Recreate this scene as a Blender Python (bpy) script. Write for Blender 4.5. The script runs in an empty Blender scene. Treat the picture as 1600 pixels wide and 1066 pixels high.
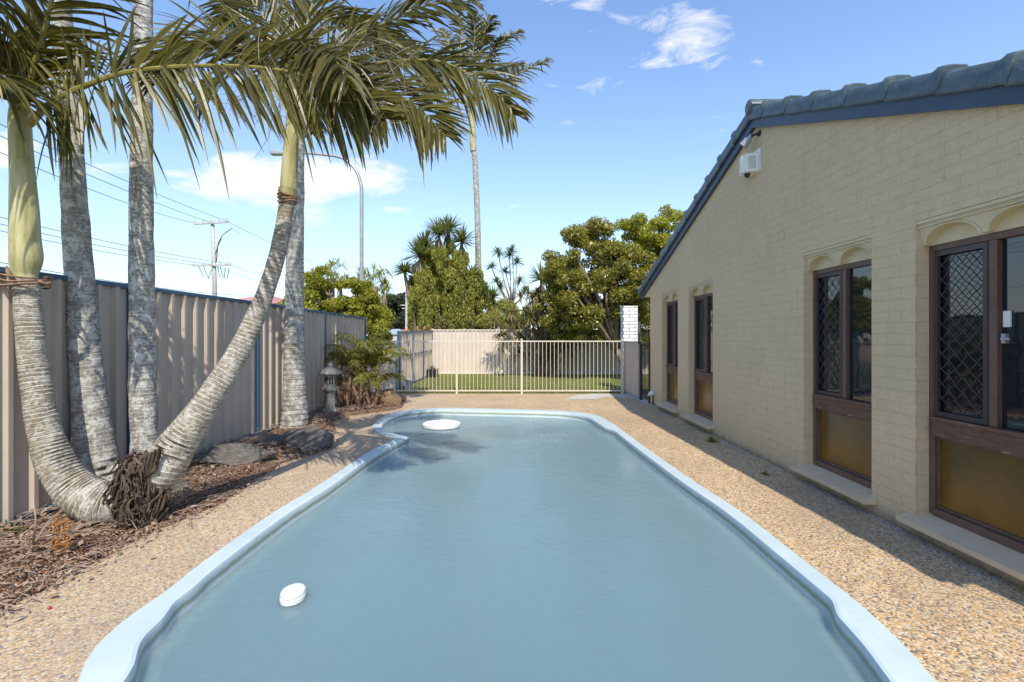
import bpy, bmesh, math, random
import numpy as np
from mathutils import Vector, Matrix, noise
R = math.radians
random.seed(7); rng = np.random.default_rng(11)
scene = bpy.context.scene
col = scene.collection

# ------------------------------------------------------------------ camera
H = 1.45            # eye height
F = 755.6           # focal length in photo pixels (17 mm on 36 mm)
HZ = 524.0          # horizon row
cam_d = bpy.data.cameras.new("camera"); cam = bpy.data.objects.new("camera", cam_d); col.objects.link(cam)
cam.location = (0, 0, H); cam.rotation_euler = (R(90), 0, 0)
cam_d.lens = 17; cam_d.sensor_width = 36; cam_d.shift_y = -9/1600
cam_d.clip_start = 0.05; cam_d.clip_end = 3000
scene.camera = cam

# ------------------------------------------------------------------ sun + sky
SD = Vector((0.145, -0.85, 1.0)).normalized()     # towards the sun
sun_d = bpy.data.lights.new("sun", 'SUN'); sun = bpy.data.objects.new("sun", sun_d); col.objects.link(sun)
sun_d.energy = 3.3; sun_d.angle = R(0.5); sun_d.color = (1.0, 0.91, 0.78)
sun.rotation_euler = SD.to_track_quat('Z', 'Y').to_euler(); sun.location = (3, -8, 12)
w = bpy.data.worlds.new("World"); scene.world = w; w.use_nodes = True
nt = w.node_tree; nt.nodes.clear()
def N(t, **k):
    n = nt.nodes.new(t)
    for a, b in k.items(): setattr(n, a, b)
    return n
out = N('ShaderNodeOutputWorld'); bg = N('ShaderNodeBackground'); sky = N('ShaderNodeTexSky')
sky.sky_type = 'NISHITA'; sky.sun_disc = False
sky.sun_elevation = math.asin(SD.z); sky.sun_rotation = math.atan2(SD.x, SD.y)
sky.air_density = 1.15; sky.dust_density = 0.35; sky.ozone_density = 1.6
def wm(op, a, b=None, c=None):
    n = N('ShaderNodeMath', operation=op)
    for i, v in enumerate((a, b, c)):
        if v is None: continue
        if isinstance(v, (int, float)): n.inputs[i].default_value = v
        else: nt.links.new(v, n.inputs[i])
    return n.outputs[0]
tc = N('ShaderNodeTexCoord'); sep = N('ShaderNodeSeparateXYZ'); nt.links.new(tc.outputs['Generated'], sep.inputs[0])
dx, dy, dz = sep.outputs
yy = wm('MAXIMUM', dy, 0.05); u = wm('DIVIDE', dx, yy); v = wm('DIVIDE', dz, yy)
# a flat cloud layer overhead
zz = wm('MAXIMUM', dz, 0.04)
lay = N('ShaderNodeCombineXYZ'); nt.links.new(wm('DIVIDE', dx, zz), lay.inputs[0]); nt.links.new(wm('DIVIDE', dy, zz), lay.inputs[1])
n1 = N('ShaderNodeTexNoise'); nt.links.new(lay.outputs[0], n1.inputs['Vector'])
n1.inputs['Scale'].default_value = 2.3; n1.inputs['Detail'].default_value = 9; n1.inputs['Roughness'].default_value = .6; n1.inputs['Distortion'].default_value = .35
n2 = N('ShaderNodeTexNoise'); mp = N('ShaderNodeMapping'); mp.inputs['Scale'].default_value = (9, 9, 26)
nt.links.new(tc.outputs['Generated'], mp.inputs[0]); nt.links.new(mp.outputs[0], n2.inputs['Vector'])
n2.inputs['Scale'].default_value = 1.0; n2.inputs['Detail'].default_value = 8; n2.inputs['Roughness'].default_value = .62; n2.inputs['Distortion'].default_value = .5
mask = None
# (u0, v0, half width, half height, strength) of cloud patches, as directions
for (px, py, a, b, s) in [(470, 285, 190, 48, 1.0), (560, 275, 90, 38, 1.0), (385, 268, 70, 32, 1.0), (170, 268, 60, 18, .8), (5, 235, 60, 40, 1.0), (285, 270, 50, 12, .7),
                          (1075, 55, 120, 70, .60), (1015, 100, 70, 34, .62), (950, 128, 130, 30, .5), (930, 40, 130, 40, .42), (880, 190, 30, 12, .6),
                          (900, 0, 90, 30, .5), (1190, 88, 40, 30, .5), (1060, 205, 120, 16, .42), (1110, 180, 150, 14, .35), (650, 485, 90, 40, 1.0), (480, 330, 60, 26, .75),
                          (200, 470, 420, 60, .45), (620, 330, 40, 14, .5), (800, 325, 50, 10, .4), (2600, 300, 500, 200, .7), (-1200, 250, 500, 160, .7)]:
    du = wm('DIVIDE', wm('SUBTRACT', u, (px-800)/F), a/F); dv = wm('DIVIDE', wm('SUBTRACT', v, (HZ-py)/F), b/F)
    d2 = wm('ADD', wm('MULTIPLY', du, du), wm('MULTIPLY', dv, dv))
    m = wm('MULTIPLY', wm('MAXIMUM', wm('SUBTRACT', 1.0, wm('MULTIPLY', d2, .6)), 0.0), s)
    mask = m if mask is None else wm('MAXIMUM', mask, m)
dens = wm('MULTIPLY', wm('ADD', wm('SUBTRACT', wm('ADD', wm('MULTIPLY', n2.outputs[0], 1.35), wm('MULTIPLY', n1.outputs[0], .5)), 1.30), wm('MULTIPLY', mask, .72)), 3.1)
dens = wm('MINIMUM', wm('MAXIMUM', dens, 0.0), 0.93)
dens = wm('MULTIPLY', dens, wm('MINIMUM', wm('MULTIPLY', mask, 2.2), 1.0))
hz = wm('MULTIPLY', wm('POWER', wm('SUBTRACT', 1.0, wm('MINIMUM', wm('MAXIMUM', wm('DIVIDE', dz, .62), 0), 1)), 2.2), .62)   # pale air low in the sky
mixh = N('ShaderNodeMix', data_type='RGBA'); nt.links.new(hz, mixh.inputs[0]); 
tint = N('ShaderNodeMix', data_type='RGBA', blend_type='MULTIPLY'); tint.inputs[0].default_value = 1; nt.links.new(sky.outputs[0], tint.inputs[6]); tint.inputs[7].default_value = (.92, 1.0, 1.13, 1)
nt.links.new(tint.outputs[2], mixh.inputs[6]); mixh.inputs[7].default_value = (3.0, 3.35, 3.6, 1)
mixc = N('ShaderNodeMix', data_type='RGBA'); nt.links.new(dens, mixc.inputs[0]); nt.links.new(mixh.outputs[2], mixc.inputs[6]); mixc.inputs[7].default_value = (4.6, 4.6, 4.6, 1)
nt.links.new(mixc.outputs[2], bg.inputs[0]); bg.inputs[1].default_value = 0.15
nt.links.new(bg.outputs[0], out.inputs[0])
scene.view_settings.view_transform = 'Standard'; scene.view_settings.look = 'None'; scene.view_settings.gamma = 1
scene.view_settings.exposure = 0.68
scene.render.engine = 'CYCLES'
scene.cycles.max_bounces = 8; scene.cycles.transparent_max_bounces = 8

# ------------------------------------------------------------------ pixel <-> place helpers
def at(px, py, Y): return Vector(((px-800)*Y/F, Y, H+(HZ-py)*Y/F))
def OB(px): return 1/math.sqrt(1+((px-800)/F)**2)    # true radius from the width seen off-axis
def G(px, py, z=0.0):
    Y = (H-z)*F/(py-HZ); return Vector(((px-800)*Y/F, Y, z))

# ------------------------------------------------------------------ object helpers
ORG = {}
def tag(o, label=None, cat=None, group=None, kind=None):
    if label: o['label'] = label
    if cat: o['category'] = cat
    if group: o['group'] = group
    if kind: o['kind'] = kind
    return o
def empty(name, loc, label, cat, group=None):
    o = bpy.data.objects.new(name, None); col.objects.link(o); o.location = loc; o.empty_display_size = .2
    ORG[o] = Vector(loc); return tag(o, label, cat, group)
class MB:
    def __init__(s): s.v = []; s.f = []; s.uv = []; s.mi = []; s.cur = 0
    def add(s, vs, fs, uvs=None):
        b = len(s.v); s.v += [tuple(p) for p in vs]
        s.uv += (uvs if uvs else [(0, 0)]*len(vs))
        for f in fs: s.f.append([i+b for i in f]); s.mi.append(s.cur)
        return s
    def box(s, c, d, rz=0, M=None):
        x, y, z = d[0]/2, d[1]/2, d[2]/2
        vs = [Vector((a*x, b*y, e*z)) for e in (-1, 1) for b in (-1, 1) for a in (-1, 1)]
        m = M if M is not None else Matrix.Rotation(rz, 3, 'Z')
        vs = [m @ p + Vector(c) for p in vs]
        return s.add(vs, [(0, 2, 3, 1), (4, 5, 7, 6), (0, 1, 5, 4), (2, 6, 7, 3), (0, 4, 6, 2), (1, 3, 7, 5)])
    def bx(s, x0, x1, y0, y1, z0, z1): return s.box(((x0+x1)/2, (y0+y1)/2, (z0+z1)/2), (abs(x1-x0), abs(y1-y0), abs(z1-z0)))
    def bar(s, a, b, w, h, up=(0, 0, 1)):
        a = Vector(a); b = Vector(b); t = (b-a); L = t.length; t.normalize()
        sd = t.cross(Vector(up)); sd = sd.normalized() if sd.length > 1e-4 else Vector((1, 0, 0)); up = sd.cross(t)
        M = Matrix((sd, t, up)).transposed()
        return s.box((a+b)/2, (w, L, h), M=M)
    def tube(s, pts, rad, seg=8, caps=True, squash=None):
        pts = [Vector(p) for p in pts]; n = len(pts)
        if not hasattr(rad, '__len__'): rad = [rad]*n
        t0 = (pts[1]-pts[0]).normalized(); ref = Vector((0, 0, 1)) if abs(t0.z) < .9 else Vector((1, 0, 0))
        nx = t0.cross(ref).normalized(); vs = []; uv = []; L = 0; b0 = len(s.v)
        for i in range(n):
            t = (pts[min(i+1, n-1)]-pts[max(i-1, 0)]).normalized()
            nx = (nx - t*nx.dot(t)).normalized(); ny = t.cross(nx)
            if i: L += (pts[i]-pts[i-1]).length
            for k in range(seg+1):
                a = 2*math.pi*k/seg; q = math.cos(a), math.sin(a)
                vs.append(pts[i]+(nx*q[0]+ny*q[1])*rad[i]); uv.append((k/seg, L))
        fs = [(i*(seg+1)+k, i*(seg+1)+k+1, (i+1)*(seg+1)+k+1, (i+1)*(seg+1)+k) for i in range(n-1) for k in range(seg)]
        if caps: fs += [tuple(reversed(range(seg))), tuple((n-1)*(seg+1)+k for k in range(seg))]
        return s.add(vs, fs, uv)
    def lathe(s, prof, c, seg=24, rot=0, sx=1, sy=1):
        c = Vector(c); vs = []; n = len(prof)
        for r, z in prof:
            for k in range(seg):
                a = 2*math.pi*k/seg+rot; vs.append(c+Vector((r*sx*math.cos(a), r*sy*math.sin(a), z)))
        fs = [(i*seg+k, i*seg+(k+1) % seg, (i+1)*seg+(k+1) % seg, (i+1)*seg+k) for i in range(n-1) for k in range(seg)]
        fs += [tuple(reversed(range(seg))), tuple((n-1)*seg+k for k in range(seg))]
        return s.add(vs, fs)
    def build(s, name, mats, parent=None, smooth=False, auto=None, local=False, bevel=0):
        me = bpy.data.meshes.new(name)
        o3 = Vector((0, 0, 0)) if (parent is None or local) else ORG[parent]
        me.from_pydata([(p[0]-o3.x, p[1]-o3.y, p[2]-o3.z) for p in s.v], [], s.f)
        ul = me.uv_layers.new(name='UVMap'); lv = np.zeros(len(me.loops), dtype=np.int32); me.loops.foreach_get('vertex_index', lv)
        ul.data.foreach_set('uv', np.array(s.uv, dtype=np.float32)[lv].ravel())
        if not isinstance(mats, (list, tuple)): mats = [mats]
        for m in mats: me.materials.append(m)
        if len(mats) > 1: me.polygons.foreach_set('material_index', s.mi)
        me.update()
        if smooth or auto: me.polygons.foreach_set('use_smooth', [True]*len(me.polygons))
        if auto: me.set_sharp_from_angle(angle=R(auto))
        o = bpy.data.objects.new(name, me); col.objects.link(o)
        ORG[o] = o3 if parent is not None else Vector((0, 0, 0))
        if parent is not None: o.parent = parent
        if bevel:
            b = o.modifiers.new('bevel', 'BEVEL'); b.width = bevel; b.segments = 2; b.limit_method = 'ANGLE'; b.angle_limit = R(35)
        return o
def npmesh(name, V, Fq, mat, parent=None, smooth=False, uv=None):
    """V (n,3) array, Fq (m,k) array of one face size"""
    o3 = np.array(ORG[parent]) if parent is not None else np.zeros(3)
    me = bpy.data.meshes.new(name); V = np.asarray(V, dtype=np.float32)-o3.astype(np.float32)
    Fq = np.asarray(Fq, dtype=np.int32); m, k = Fq.shape
    me.vertices.add(len(V)); me.vertices.foreach_set('co', V.ravel())
    me.loops.add(m*k); me.loops.foreach_set('vertex_index', Fq.ravel())
    me.polygons.add(m); me.polygons.foreach_set('loop_start', np.arange(m, dtype=np.int32)*k)
    if uv is not None:
        ul = me.uv_layers.new(name='UVMap'); ul.data.foreach_set('uv', np.asarray(uv, dtype=np.float32)[Fq.ravel()].ravel())
    me.materials.append(mat); me.update(calc_edges=True); me.validate()
    if smooth: me.polygons.foreach_set('use_smooth', [True]*m)
    o = bpy.data.objects.new(name, me); col.objects.link(o); ORG[o] = Vector(o3) if parent is not None else Vector((0, 0, 0))
    if parent is not None: o.parent = parent
    return o
def spline(pts, n):
    """Catmull-Rom through tuples of any length"""
    P = [np.array(p, dtype=float) for p in pts]; P = [2*P[0]-P[1]]+P+[2*P[-1]-P[-2]]; o = []; m = len(P)-3
    for i in range(n):
        t = i/(n-1)*m; k = min(int(t), m-1); t -= k; a, b, c, d = P[k:k+4]
        o.append(.5*((2*b)+(c-a)*t+(2*a-5*b+4*c-d)*t*t+(3*b-a-3*c+d)*t**3))
    return o

# ------------------------------------------------------------------ materials
class Mat:
    def __init__(s, name, rough=.7, spec=.5):
        s.m = bpy.data.materials.new(name); s.m.use_nodes = True; s.t = s.m.node_tree; s.b = s.t.nodes['Principled BSDF']
        s.b.inputs['Roughness'].default_value = rough; s.b.inputs['Specular IOR Level'].default_value = spec
    def n(s, t, **k):
        x = s.t.nodes.new(t)
        for a, b in k.items(): setattr(x, a, b)
        return x
    def l(s, a, b): s.t.links.new(a, b)
    def vec(s, kind='Object', scale=(1, 1, 1), rot=(0, 0, 0)):
        c = s.n('ShaderNodeTexCoord'); m = s.n('ShaderNodeMapping'); m.inputs['Scale'].default_value = scale; m.inputs['Rotation'].default_value = rot
        s.l(c.outputs[kind], m.inputs[0]); return m.outputs[0]
    def noise(s, sc, det=4, rough=.55, vec=None, dist=0):
        x = s.n('ShaderNodeTexNoise'); x.inputs['Scale'].default_value = sc; x.inputs['Detail'].default_value = det; x.inputs['Roughness'].default_value = rough; x.inputs['Distortion'].default_value = dist
        s.l(vec if vec else s.vec(), x.inputs['Vector']); return x.outputs[0]
    def ramp(s, fac, stops, interp='LINEAR'):
        r = s.n('ShaderNodeValToRGB'); cr = r.color_ramp; cr.interpolation = interp
        while len(cr.elements) < len(stops): cr.elements.new(.5)
        for e, (p, c) in zip(cr.elements, stops):
            e.position = p; e.color = (c, c, c, 1) if isinstance(c, (int, float)) else (*c, 1)
        s.l(fac, r.inputs[0]); return r.outputs[0]
    def mix(s, fac, a, b, mode='MIX'):
        x = s.n('ShaderNodeMix', data_type='RGBA', blend_type=mode)
        for i, q in ((0, fac), (6, a), (7, b)):
            if isinstance(q, (int, float)): x.inputs[i].default_value = q if i == 0 else (q, q, q, 1)
            elif isinstance(q, tuple): x.inputs[i].default_value = (*q, 1)
            else: s.l(q, x.inputs[i])
        return x.outputs[2]
    def math(s, op, a, b=None):
        x = s.n('ShaderNodeMath', operation=op)
        for i, q in enumerate((a, b)):
            if q is None: continue
            if isinstance(q, (int, float)): x.inputs[i].default_value = q
            else: s.l(q, x.inputs[i])
        return x.outputs[0]
    def color(s, c):
        if isinstance(c, tuple): s.b.inputs['Base Color'].default_value = (*c, 1)
        else: s.l(c, s.b.inputs['Base Color'])
        return s
    def bump(s, h, dist=.01, strength=1, prev=None):
        x = s.n('ShaderNodeBump'); x.inputs['Distance'].default_value = dist; x.inputs['Strength'].default_value = strength; s.l(h, x.inputs['Height'])
        if prev: s.l(prev, x.inputs['Normal'])
        s.l(x.outputs[0], s.b.inputs['Normal']); return x.outputs[0]
def plain(name, c, rough=.6, var=.15, sc=6, bumpd=0, spec=.5, metal=0):
    m = Mat(name, rough, spec); n = m.noise(sc, 5, .6)
    lo = tuple(x*(1-var) for x in c); hi = tuple(min(1, x*(1+var)) for x in c)
    m.color(m.ramp(n, [(.3, lo), (.7, hi)])); m.b.inputs['Metallic'].default_value = metal
    if bumpd: m.bump(m.noise(sc*6, 4), bumpd)
    return m.m
# exposed aggregate deck
def aggregate():
    m = Mat('exposed_aggregate', .75, .35); v = m.vec()
    vo = m.n('ShaderNodeTexVoronoi'); vo.inputs['Scale'].default_value = 82; m.l(v, vo.inputs['Vector'])
    sp = m.n('ShaderNodeSeparateColor'); m.l(vo.outputs['Color'], sp.inputs[0])
    c = m.ramp(sp.outputs[0], [(0, (.62, .38, .16)), (.16, (.74, .53, .28)), (.36, (.82, .68, .44)), (.52, (.66, .36, .11)), (.62, (.50, .38, .26)), (.72, (.25, .20, .15)), (.84, (.09, .085, .08)), (.94, (.68, .60, .50))], 'CONSTANT')
    c = m.mix(m.ramp(vo.outputs['Distance'], [(.0, 0.0), (.62, 0.0), (.9, .65)]), c, (.26, .20, .14))
    big = m.noise(.9, 5, .6, v); c = m.mix(m.ramp(big, [(.35, .45), (.62, .06)]), c, (.27, .21, .145))
    fine = m.noise(7, 4, .7, v); c = m.mix(m.ramp(fine, [(.4, .30), (.65, 0.0)]), c, (.30, .22, .14))
    # greyer, older patch of the deck near the garden bed
    sx = m.n('ShaderNodeSeparateXYZ'); m.l(v, sx.inputs[0])
    left = m.ramp(m.math('ADD', m.math('MULTIPLY', sx.outputs[0], -.5), m.math('MULTIPLY', big, .6)), [(.9, 0.0), (1.5, .5)]) if False else None
    old = m.math('MULTIPLY', m.math('LESS_THAN', sx.outputs[0], -1.5), .28); c = m.mix(old, c, (.42, .37, .30))
    m.color(c); inv = m.math('SUBTRACT', 1.0, vo.outputs['Distance']); m.bump(inv, .004, .9); return m.m
M = {}
M['deck'] = aggregate()
def mulch():
    m = Mat('leaf_mulch', .95, .1); v = m.vec()
    vo = m.n('ShaderNodeTexVoronoi'); vo.inputs['Scale'].default_value = 70; m.l(v, vo.inputs['Vector'])
    sp = m.n('ShaderNodeSeparateColor'); m.l(vo.outputs['Color'], sp.inputs[0])
    c = m.ramp(sp.outputs[0], [(0, (.20, .10, .055)), (.3, (.34, .18, .10)), (.5, (.12, .07, .045)), (.7, (.44, .28, .17)), (.88, (.50, .42, .33))], 'CONSTANT')
    c = m.mix(m.ramp(m.noise(3, 5, .6, v), [(.35, .55), (.6, 0.0)]), c, (.10, .065, .045))
    m.color(c); m.bump(m.math('ADD', m.math('MULTIPLY', vo.outputs['Distance'], -1.0), m.noise(25, 4, .7, v)), .03); return m.m
M['mulch'] = mulch()
def grassm():
    m = Mat('lawn_soil_green', .9, .15); v = m.vec(); c = m.ramp(m.noise(14, 6, .7, v), [(.3, (.12, .15, .03)), (.6, (.24, .27, .08)), (.8, (.34, .33, .14))]); m.color(c); m.bump(m.noise(120, 3, .6, v), .02); return m.m
M['lawn'] = grassm()
M['ground'] = plain('ground_dry_grass', (.16, .17, .08), .95, .3, 1.5, .02, .1)
M['concrete'] = plain('worn_concrete', (.48, .45, .40), .85, .18, 9, .003, .2)
def wallm(name, base, dark, horizontal=.0022):
    m = Mat(name, .72, .3); c0 = m.n('ShaderNodeTexCoord'); se = m.n('ShaderNodeSeparateXYZ'); m.l(c0.outputs['Object'], se.inputs[0])
    cb = m.n('ShaderNodeCombineXYZ'); m.l(m.math('ADD', se.outputs[0], se.outputs[1]), cb.inputs[0]); m.l(se.outputs[2], cb.inputs[1])
    wob = m.noise(5, 3, .5, c0.outputs['Object']); wv = m.n('ShaderNodeVectorMath', operation='ADD'); m.l(cb.outputs[0], wv.inputs[0])
    cw = m.n('ShaderNodeCombineXYZ'); m.l(m.math('MULTIPLY', m.math('SUBTRACT', wob, .5), .012), cw.inputs[1]); m.l(cw.outputs[0], wv.inputs[1])
    br = m.n('ShaderNodeTexBrick'); m.l(wv.outputs[0], br.inputs['Vector']); br.inputs['Scale'].default_value = 1; br.inputs['Brick Width'].default_value = .24; br.inputs['Row Height'].default_value = .086
    br.inputs['Mortar Size'].default_value = .005; br.inputs['Mortar Smooth'].default_value = .55; br.inputs['Bias'].default_value = 0
    br.inputs['Color1'].default_value = (1, 1, 1, 1); br.inputs['Color2'].default_value = (.93, .93, .93, 1); br.inputs['Mortar'].default_value = (0, 0, 0, 1)
    big = m.noise(1.1, 5, .6, c0.outputs['Object']); mid = m.noise(9, 5, .65, c0.outputs['Object'])
    c = m.mix(m.ramp(big, [(.35, 0.0), (.7, .6)]), base, tuple(x*.88 for x in base))
    c = m.mix(m.ramp(mid, [(.45, 0.0), (.75, .22)]), c, dark)
    c = m.mix(m.math('MULTIPLY', br.outputs['Fac'], .09), c, dark)
    st = m.noise(3, 5, .65, m.vec('Object', (5, 5, .5))); c = m.mix(m.ramp(st, [(.52, 0.0), (.75, .28)]), c, dark)
    # mould and splash along the foot of the wall
    ft = m.math('ADD', se.outputs[2], m.math('MULTIPLY', m.noise(8, 5, .7, c0.outputs['Object']), .16))
    c = m.mix(m.ramp(ft, [(.05, .85), (.16, 0.0)]), c, (.09, .08, .06))
    m.color(c)
    w2 = m.n('ShaderNodeTexNoise'); w2.inputs['Scale'].default_value = 16; w2.inputs['Detail'].default_value = 6; w2.inputs['Distortion'].default_value = 2.2; w2.inputs['Roughness'].default_value = .6
    m.l(m.vec('Object', (1, 1, 1.6)), w2.inputs['Vector'])
    nb = m.bump(w2.outputs[0], .012, .75); m.bump(m.math('SUBTRACT', 1.0, br.outputs['Fac']), horizontal, 1.0, nb); return m.m
M['wall'] = wallm('painted_brick_tan', (.68, .53, .33), (.43, .33, .20))
M['render'] = plain('painted_trim_tan', (.60, .52, .33), .6, .06, 5, .0015)
M['sill'] = plain('sill_tile_paint', (.64, .49, .32), .6, .08, 7, .001)
def tilem():
    m = Mat('roof_tile_slate_blue', .45, .5); n = m.noise(7, 6, .65); c = m.ramp(n, [(.3, (.055, .085, .10)), (.6, (.095, .135, .155)), (.85, (.20, .25, .26))])
    c = m.mix(m.ramp(m.noise(60, 3), [(.62, 0.0), (.70, .85)]), c, (.045, .05, .05)); c = m.mix(m.ramp(m.noise(11, 7, .75, None, .8), [(.56, 0.0), (.66, .5)]), c, (.30, .33, .31)); m.color(c); m.bump(m.noise(90, 3), .002); return m.m
M['tile'] = tilem()
M['barge'] = plain('bargeboard_navy', (.030, .062, .115), .45, .15, 4, .001)
def wood(name, c, r=.5):
    m = Mat(name, r, .4); n = m.noise(6, 6, .7, m.vec('Object', (6, 1, 1))); m.color(m.ramp(n, [(.3, tuple(x*.65 for x in c)), (.6, c), (.85, tuple(min(1, x*1.6) for x in c))])); m.bump(m.noise(40, 4), .002); return m.m
M['frame'] = wood('stained_timber_brown', (.15, .092, .068))
def peeled():
    m = Mat('peeling_transom_timber', .6, .3); v = m.vec('Object', (3, 1.2, 5)); n = m.noise(5, 7, .7, v)
    c = m.ramp(m.noise(8, 5, .6, v), [(.3, (.09, .05, .036)), (.7, (.17, .095, .065))]); c = m.mix(m.ramp(n, [(.60, 0.0), (.66, 1.0)]), c, (.36, .27, .20)); m.color(c); m.bump(n, .004); return m.m
M['transom'] = peeled()
M['grille'] = plain('grille_bronze_metal', (.06, .048, .045), .4, .1, 8, 0, .5, .3)
def glass(name, c, ior=1.75):
    m = Mat(name, .025, .5); m.color(c); m.b.inputs['IOR'].default_value = ior; m.bump(m.noise(2.2, 2), .010, .35); return m.m
M['glass'] = glass('dark_window_glass', (.012, .016, .02))
def amber():
    m = Mat('amber_ripple_glass', .12, .5); v = m.vec('Object', (1, 26, 5)); n = m.noise(4, 4, .6, v, .6); big = m.noise(2.2, 4, .6)
    m.color(m.ramp(big, [(.3, (.085, .045, .004)), (.7, (.19, .09, .007))])); m.b.inputs['IOR'].default_value = 1.5; m.b.inputs['Roughness'].default_value = .04; m.bump(n, .0022, .5)
    return m.m
M['amber'] = amber()
M['curtain'] = plain('curtain_grey', (.16, .19, .22), .8)
M['white'] = plain('white_plastic', (.70, .70, .67), .45, .10, 9)
M['siren'] = plain('weathered_siren_plastic', (.78, .77, .68), .4, .07, 9)
M['black'] = plain('black_plastic', (.02, .02, .02), .4)
M['darkmetal'] = plain('black_gate_metal', (.03, .03, .035), .4)
M['galv'] = plain('galvanised_steel', (.36, .37, .38), .4, .12, 6, 0, .5, .4)
def csheet(name, c, st=.10):
    m = Mat(name, .45, .4); v = m.vec('Object', (1, 1, .35)); n = m.noise(3, 6, .65, v)
    cc = m.ramp(n, [(.3, tuple(x*(1-st) for x in c)), (.7, tuple(x*(1+st) for x in c))]); sp = m.noise(22, 4, .7, v)
    cc = m.mix(m.ramp(sp, [(.66, 0.0), (.74, .3)]), cc, tuple(x*.45 for x in c)); m.color(cc); return m.m
M['fence'] = csheet('fence_sheet_tan', (.48, .40, .32)); M['fenceback'] = csheet('fence_sheet_cream', (.64, .56, .47)); M['navy'] = plain('fence_rail_navy', (.04, .10, .17), .35, .1)
M['cream'] = plain('cream_powdercoat', (.62, .56, .46), .4, .06, 8)
def whitebrick():
    m = Mat('white_painted_brick', .55, .3); c0 = m.n('ShaderNodeTexCoord'); se = m.n('ShaderNodeSeparateXYZ'); m.l(c0.outputs['Object'], se.inputs[0])
    cb = m.n('ShaderNodeCombineXYZ'); m.l(m.math('ADD', se.outputs[0], se.outputs[1]), cb.inputs[0]); m.l(se.outputs[2], cb.inputs[1])
    br = m.n('ShaderNodeTexBrick'); m.l(cb.outputs[0], br.inputs['Vector']); br.inputs['Scale'].default_value = 1; br.inputs['Brick Width'].default_value = .29; br.inputs['Row Height'].default_value = .086
    br.inputs['Mortar Size'].default_value = .006; br.inputs['Mortar Smooth'].default_value = .1
    br.inputs['Color1'].default_value = (.80, .80, .80, 1); br.inputs['Color2'].default_value = (.72, .72, .73, 1); br.inputs['Mortar'].default_value = (.20, .18, .17, 1)
    c = m.mix(m.ramp(m.noise(9, 5, .7), [(.55, 0.0), (.8, .4)]), br.outputs['Color'], (.45, .43, .40)); m.color(c); m.bump(m.math('SUBTRACT', 1.0, br.outputs['Fac']), .006); return m.m
M['wbrick'] = whitebrick()
def fibre():
    m = Mat('pool_fibreglass_pale_blue', .35, .5); v = m.vec(); se = m.n('ShaderNodeSeparateXYZ'); m.l(v, se.inputs[0])
    c = m.ramp(m.noise(2.5, 5, .6, v), [(.3, (.47, .575, .60)), (.7, (.56, .66, .68))])
    c = m.mix(m.ramp(m.noise(30, 5, .7, v), [(.62, 0.0), (.72, .35)]), c, (.32, .38, .36))
    # scum line just under the lip
    zz = m.math('ADD', se.outputs[2], m.math('MULTIPLY', m.noise(12, 5, .7, v), .03))
    band = m.ramp(m.math('MULTIPLY', m.math('ABSOLUTE', m.math('ADD', zz, .026)), 30), [(.15, .8), (.8, 0.0)])
    c = m.mix(band, c, (.20, .21, .11)); c = m.mix(m.ramp(m.noise(6, 7, .75, v, 1.0), [(.56, 0.0), (.68, .30)]), c, (.36, .38, .34)); m.color(c); return m.m
M['pool'] = fibre()
M['ledge'] = plain('pool_ledge_pale', (.80, .84, .84), .5, .04, 3)
M['poolin'] = plain('pool_shell_under_water', (.44, .56, .60), .6, .04, 1)
def water():
    m = Mat('pool_water', .05, .5); t = m.t; v = m.vec('Object', (1, 1.4, 1))
    h = m.math('ADD', m.noise(9, 3, .55, v, .4), m.math('MULTIPLY', m.noise(30, 2, .5, v), .35)); h = m.math('MULTIPLY', h, m.ramp(m.noise(.8, 2, .5, v), [(.3, .25), (.7, 1.0)]))
    nb = m.n('ShaderNodeBump'); nb.inputs['Distance'].default_value = .018; nb.inputs['Strength'].default_value = .7; m.l(h, nb.inputs['Height'])
    dif = m.n('ShaderNodeSubsurfaceScattering'); dif.inputs['Color'].default_value = (.178, .285, .315, 1); dif.inputs['Radius'].default_value = (.35, .45, .5); dif.inputs['Scale'].default_value = 1.0
    tr = m.n('ShaderNodeBsdfTransparent'); tr.inputs[0].default_value = (.86, .96, .97, 1)
    gl = m.n('ShaderNodeBsdfGlossy'); gl.inputs['Roughness'].default_value = .035; m.l(nb.outputs[0], gl.inputs['Normal'])
    mx = m.n('ShaderNodeMixShader'); mx.inputs[0].default_value = .76; m.l(tr.outputs[0], mx.inputs[1]); m.l(dif.outputs[0], mx.inputs[2])
    fr = m.n('ShaderNodeFresnel'); fr.inputs[0].default_value = 1.42; m.l(nb.outputs[0], fr.inputs['Normal'])
    m2 = m.n('ShaderNodeMixShader'); m.l(fr.outputs[0], m2.inputs[0]); m.l(mx.outputs[0], m2.inputs[1]); m.l(gl.outputs[0], m2.inputs[2])
    m.l(m2.outputs[0], t.nodes['Material Output'].inputs[0]); return m.m
M['water'] = water()
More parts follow.
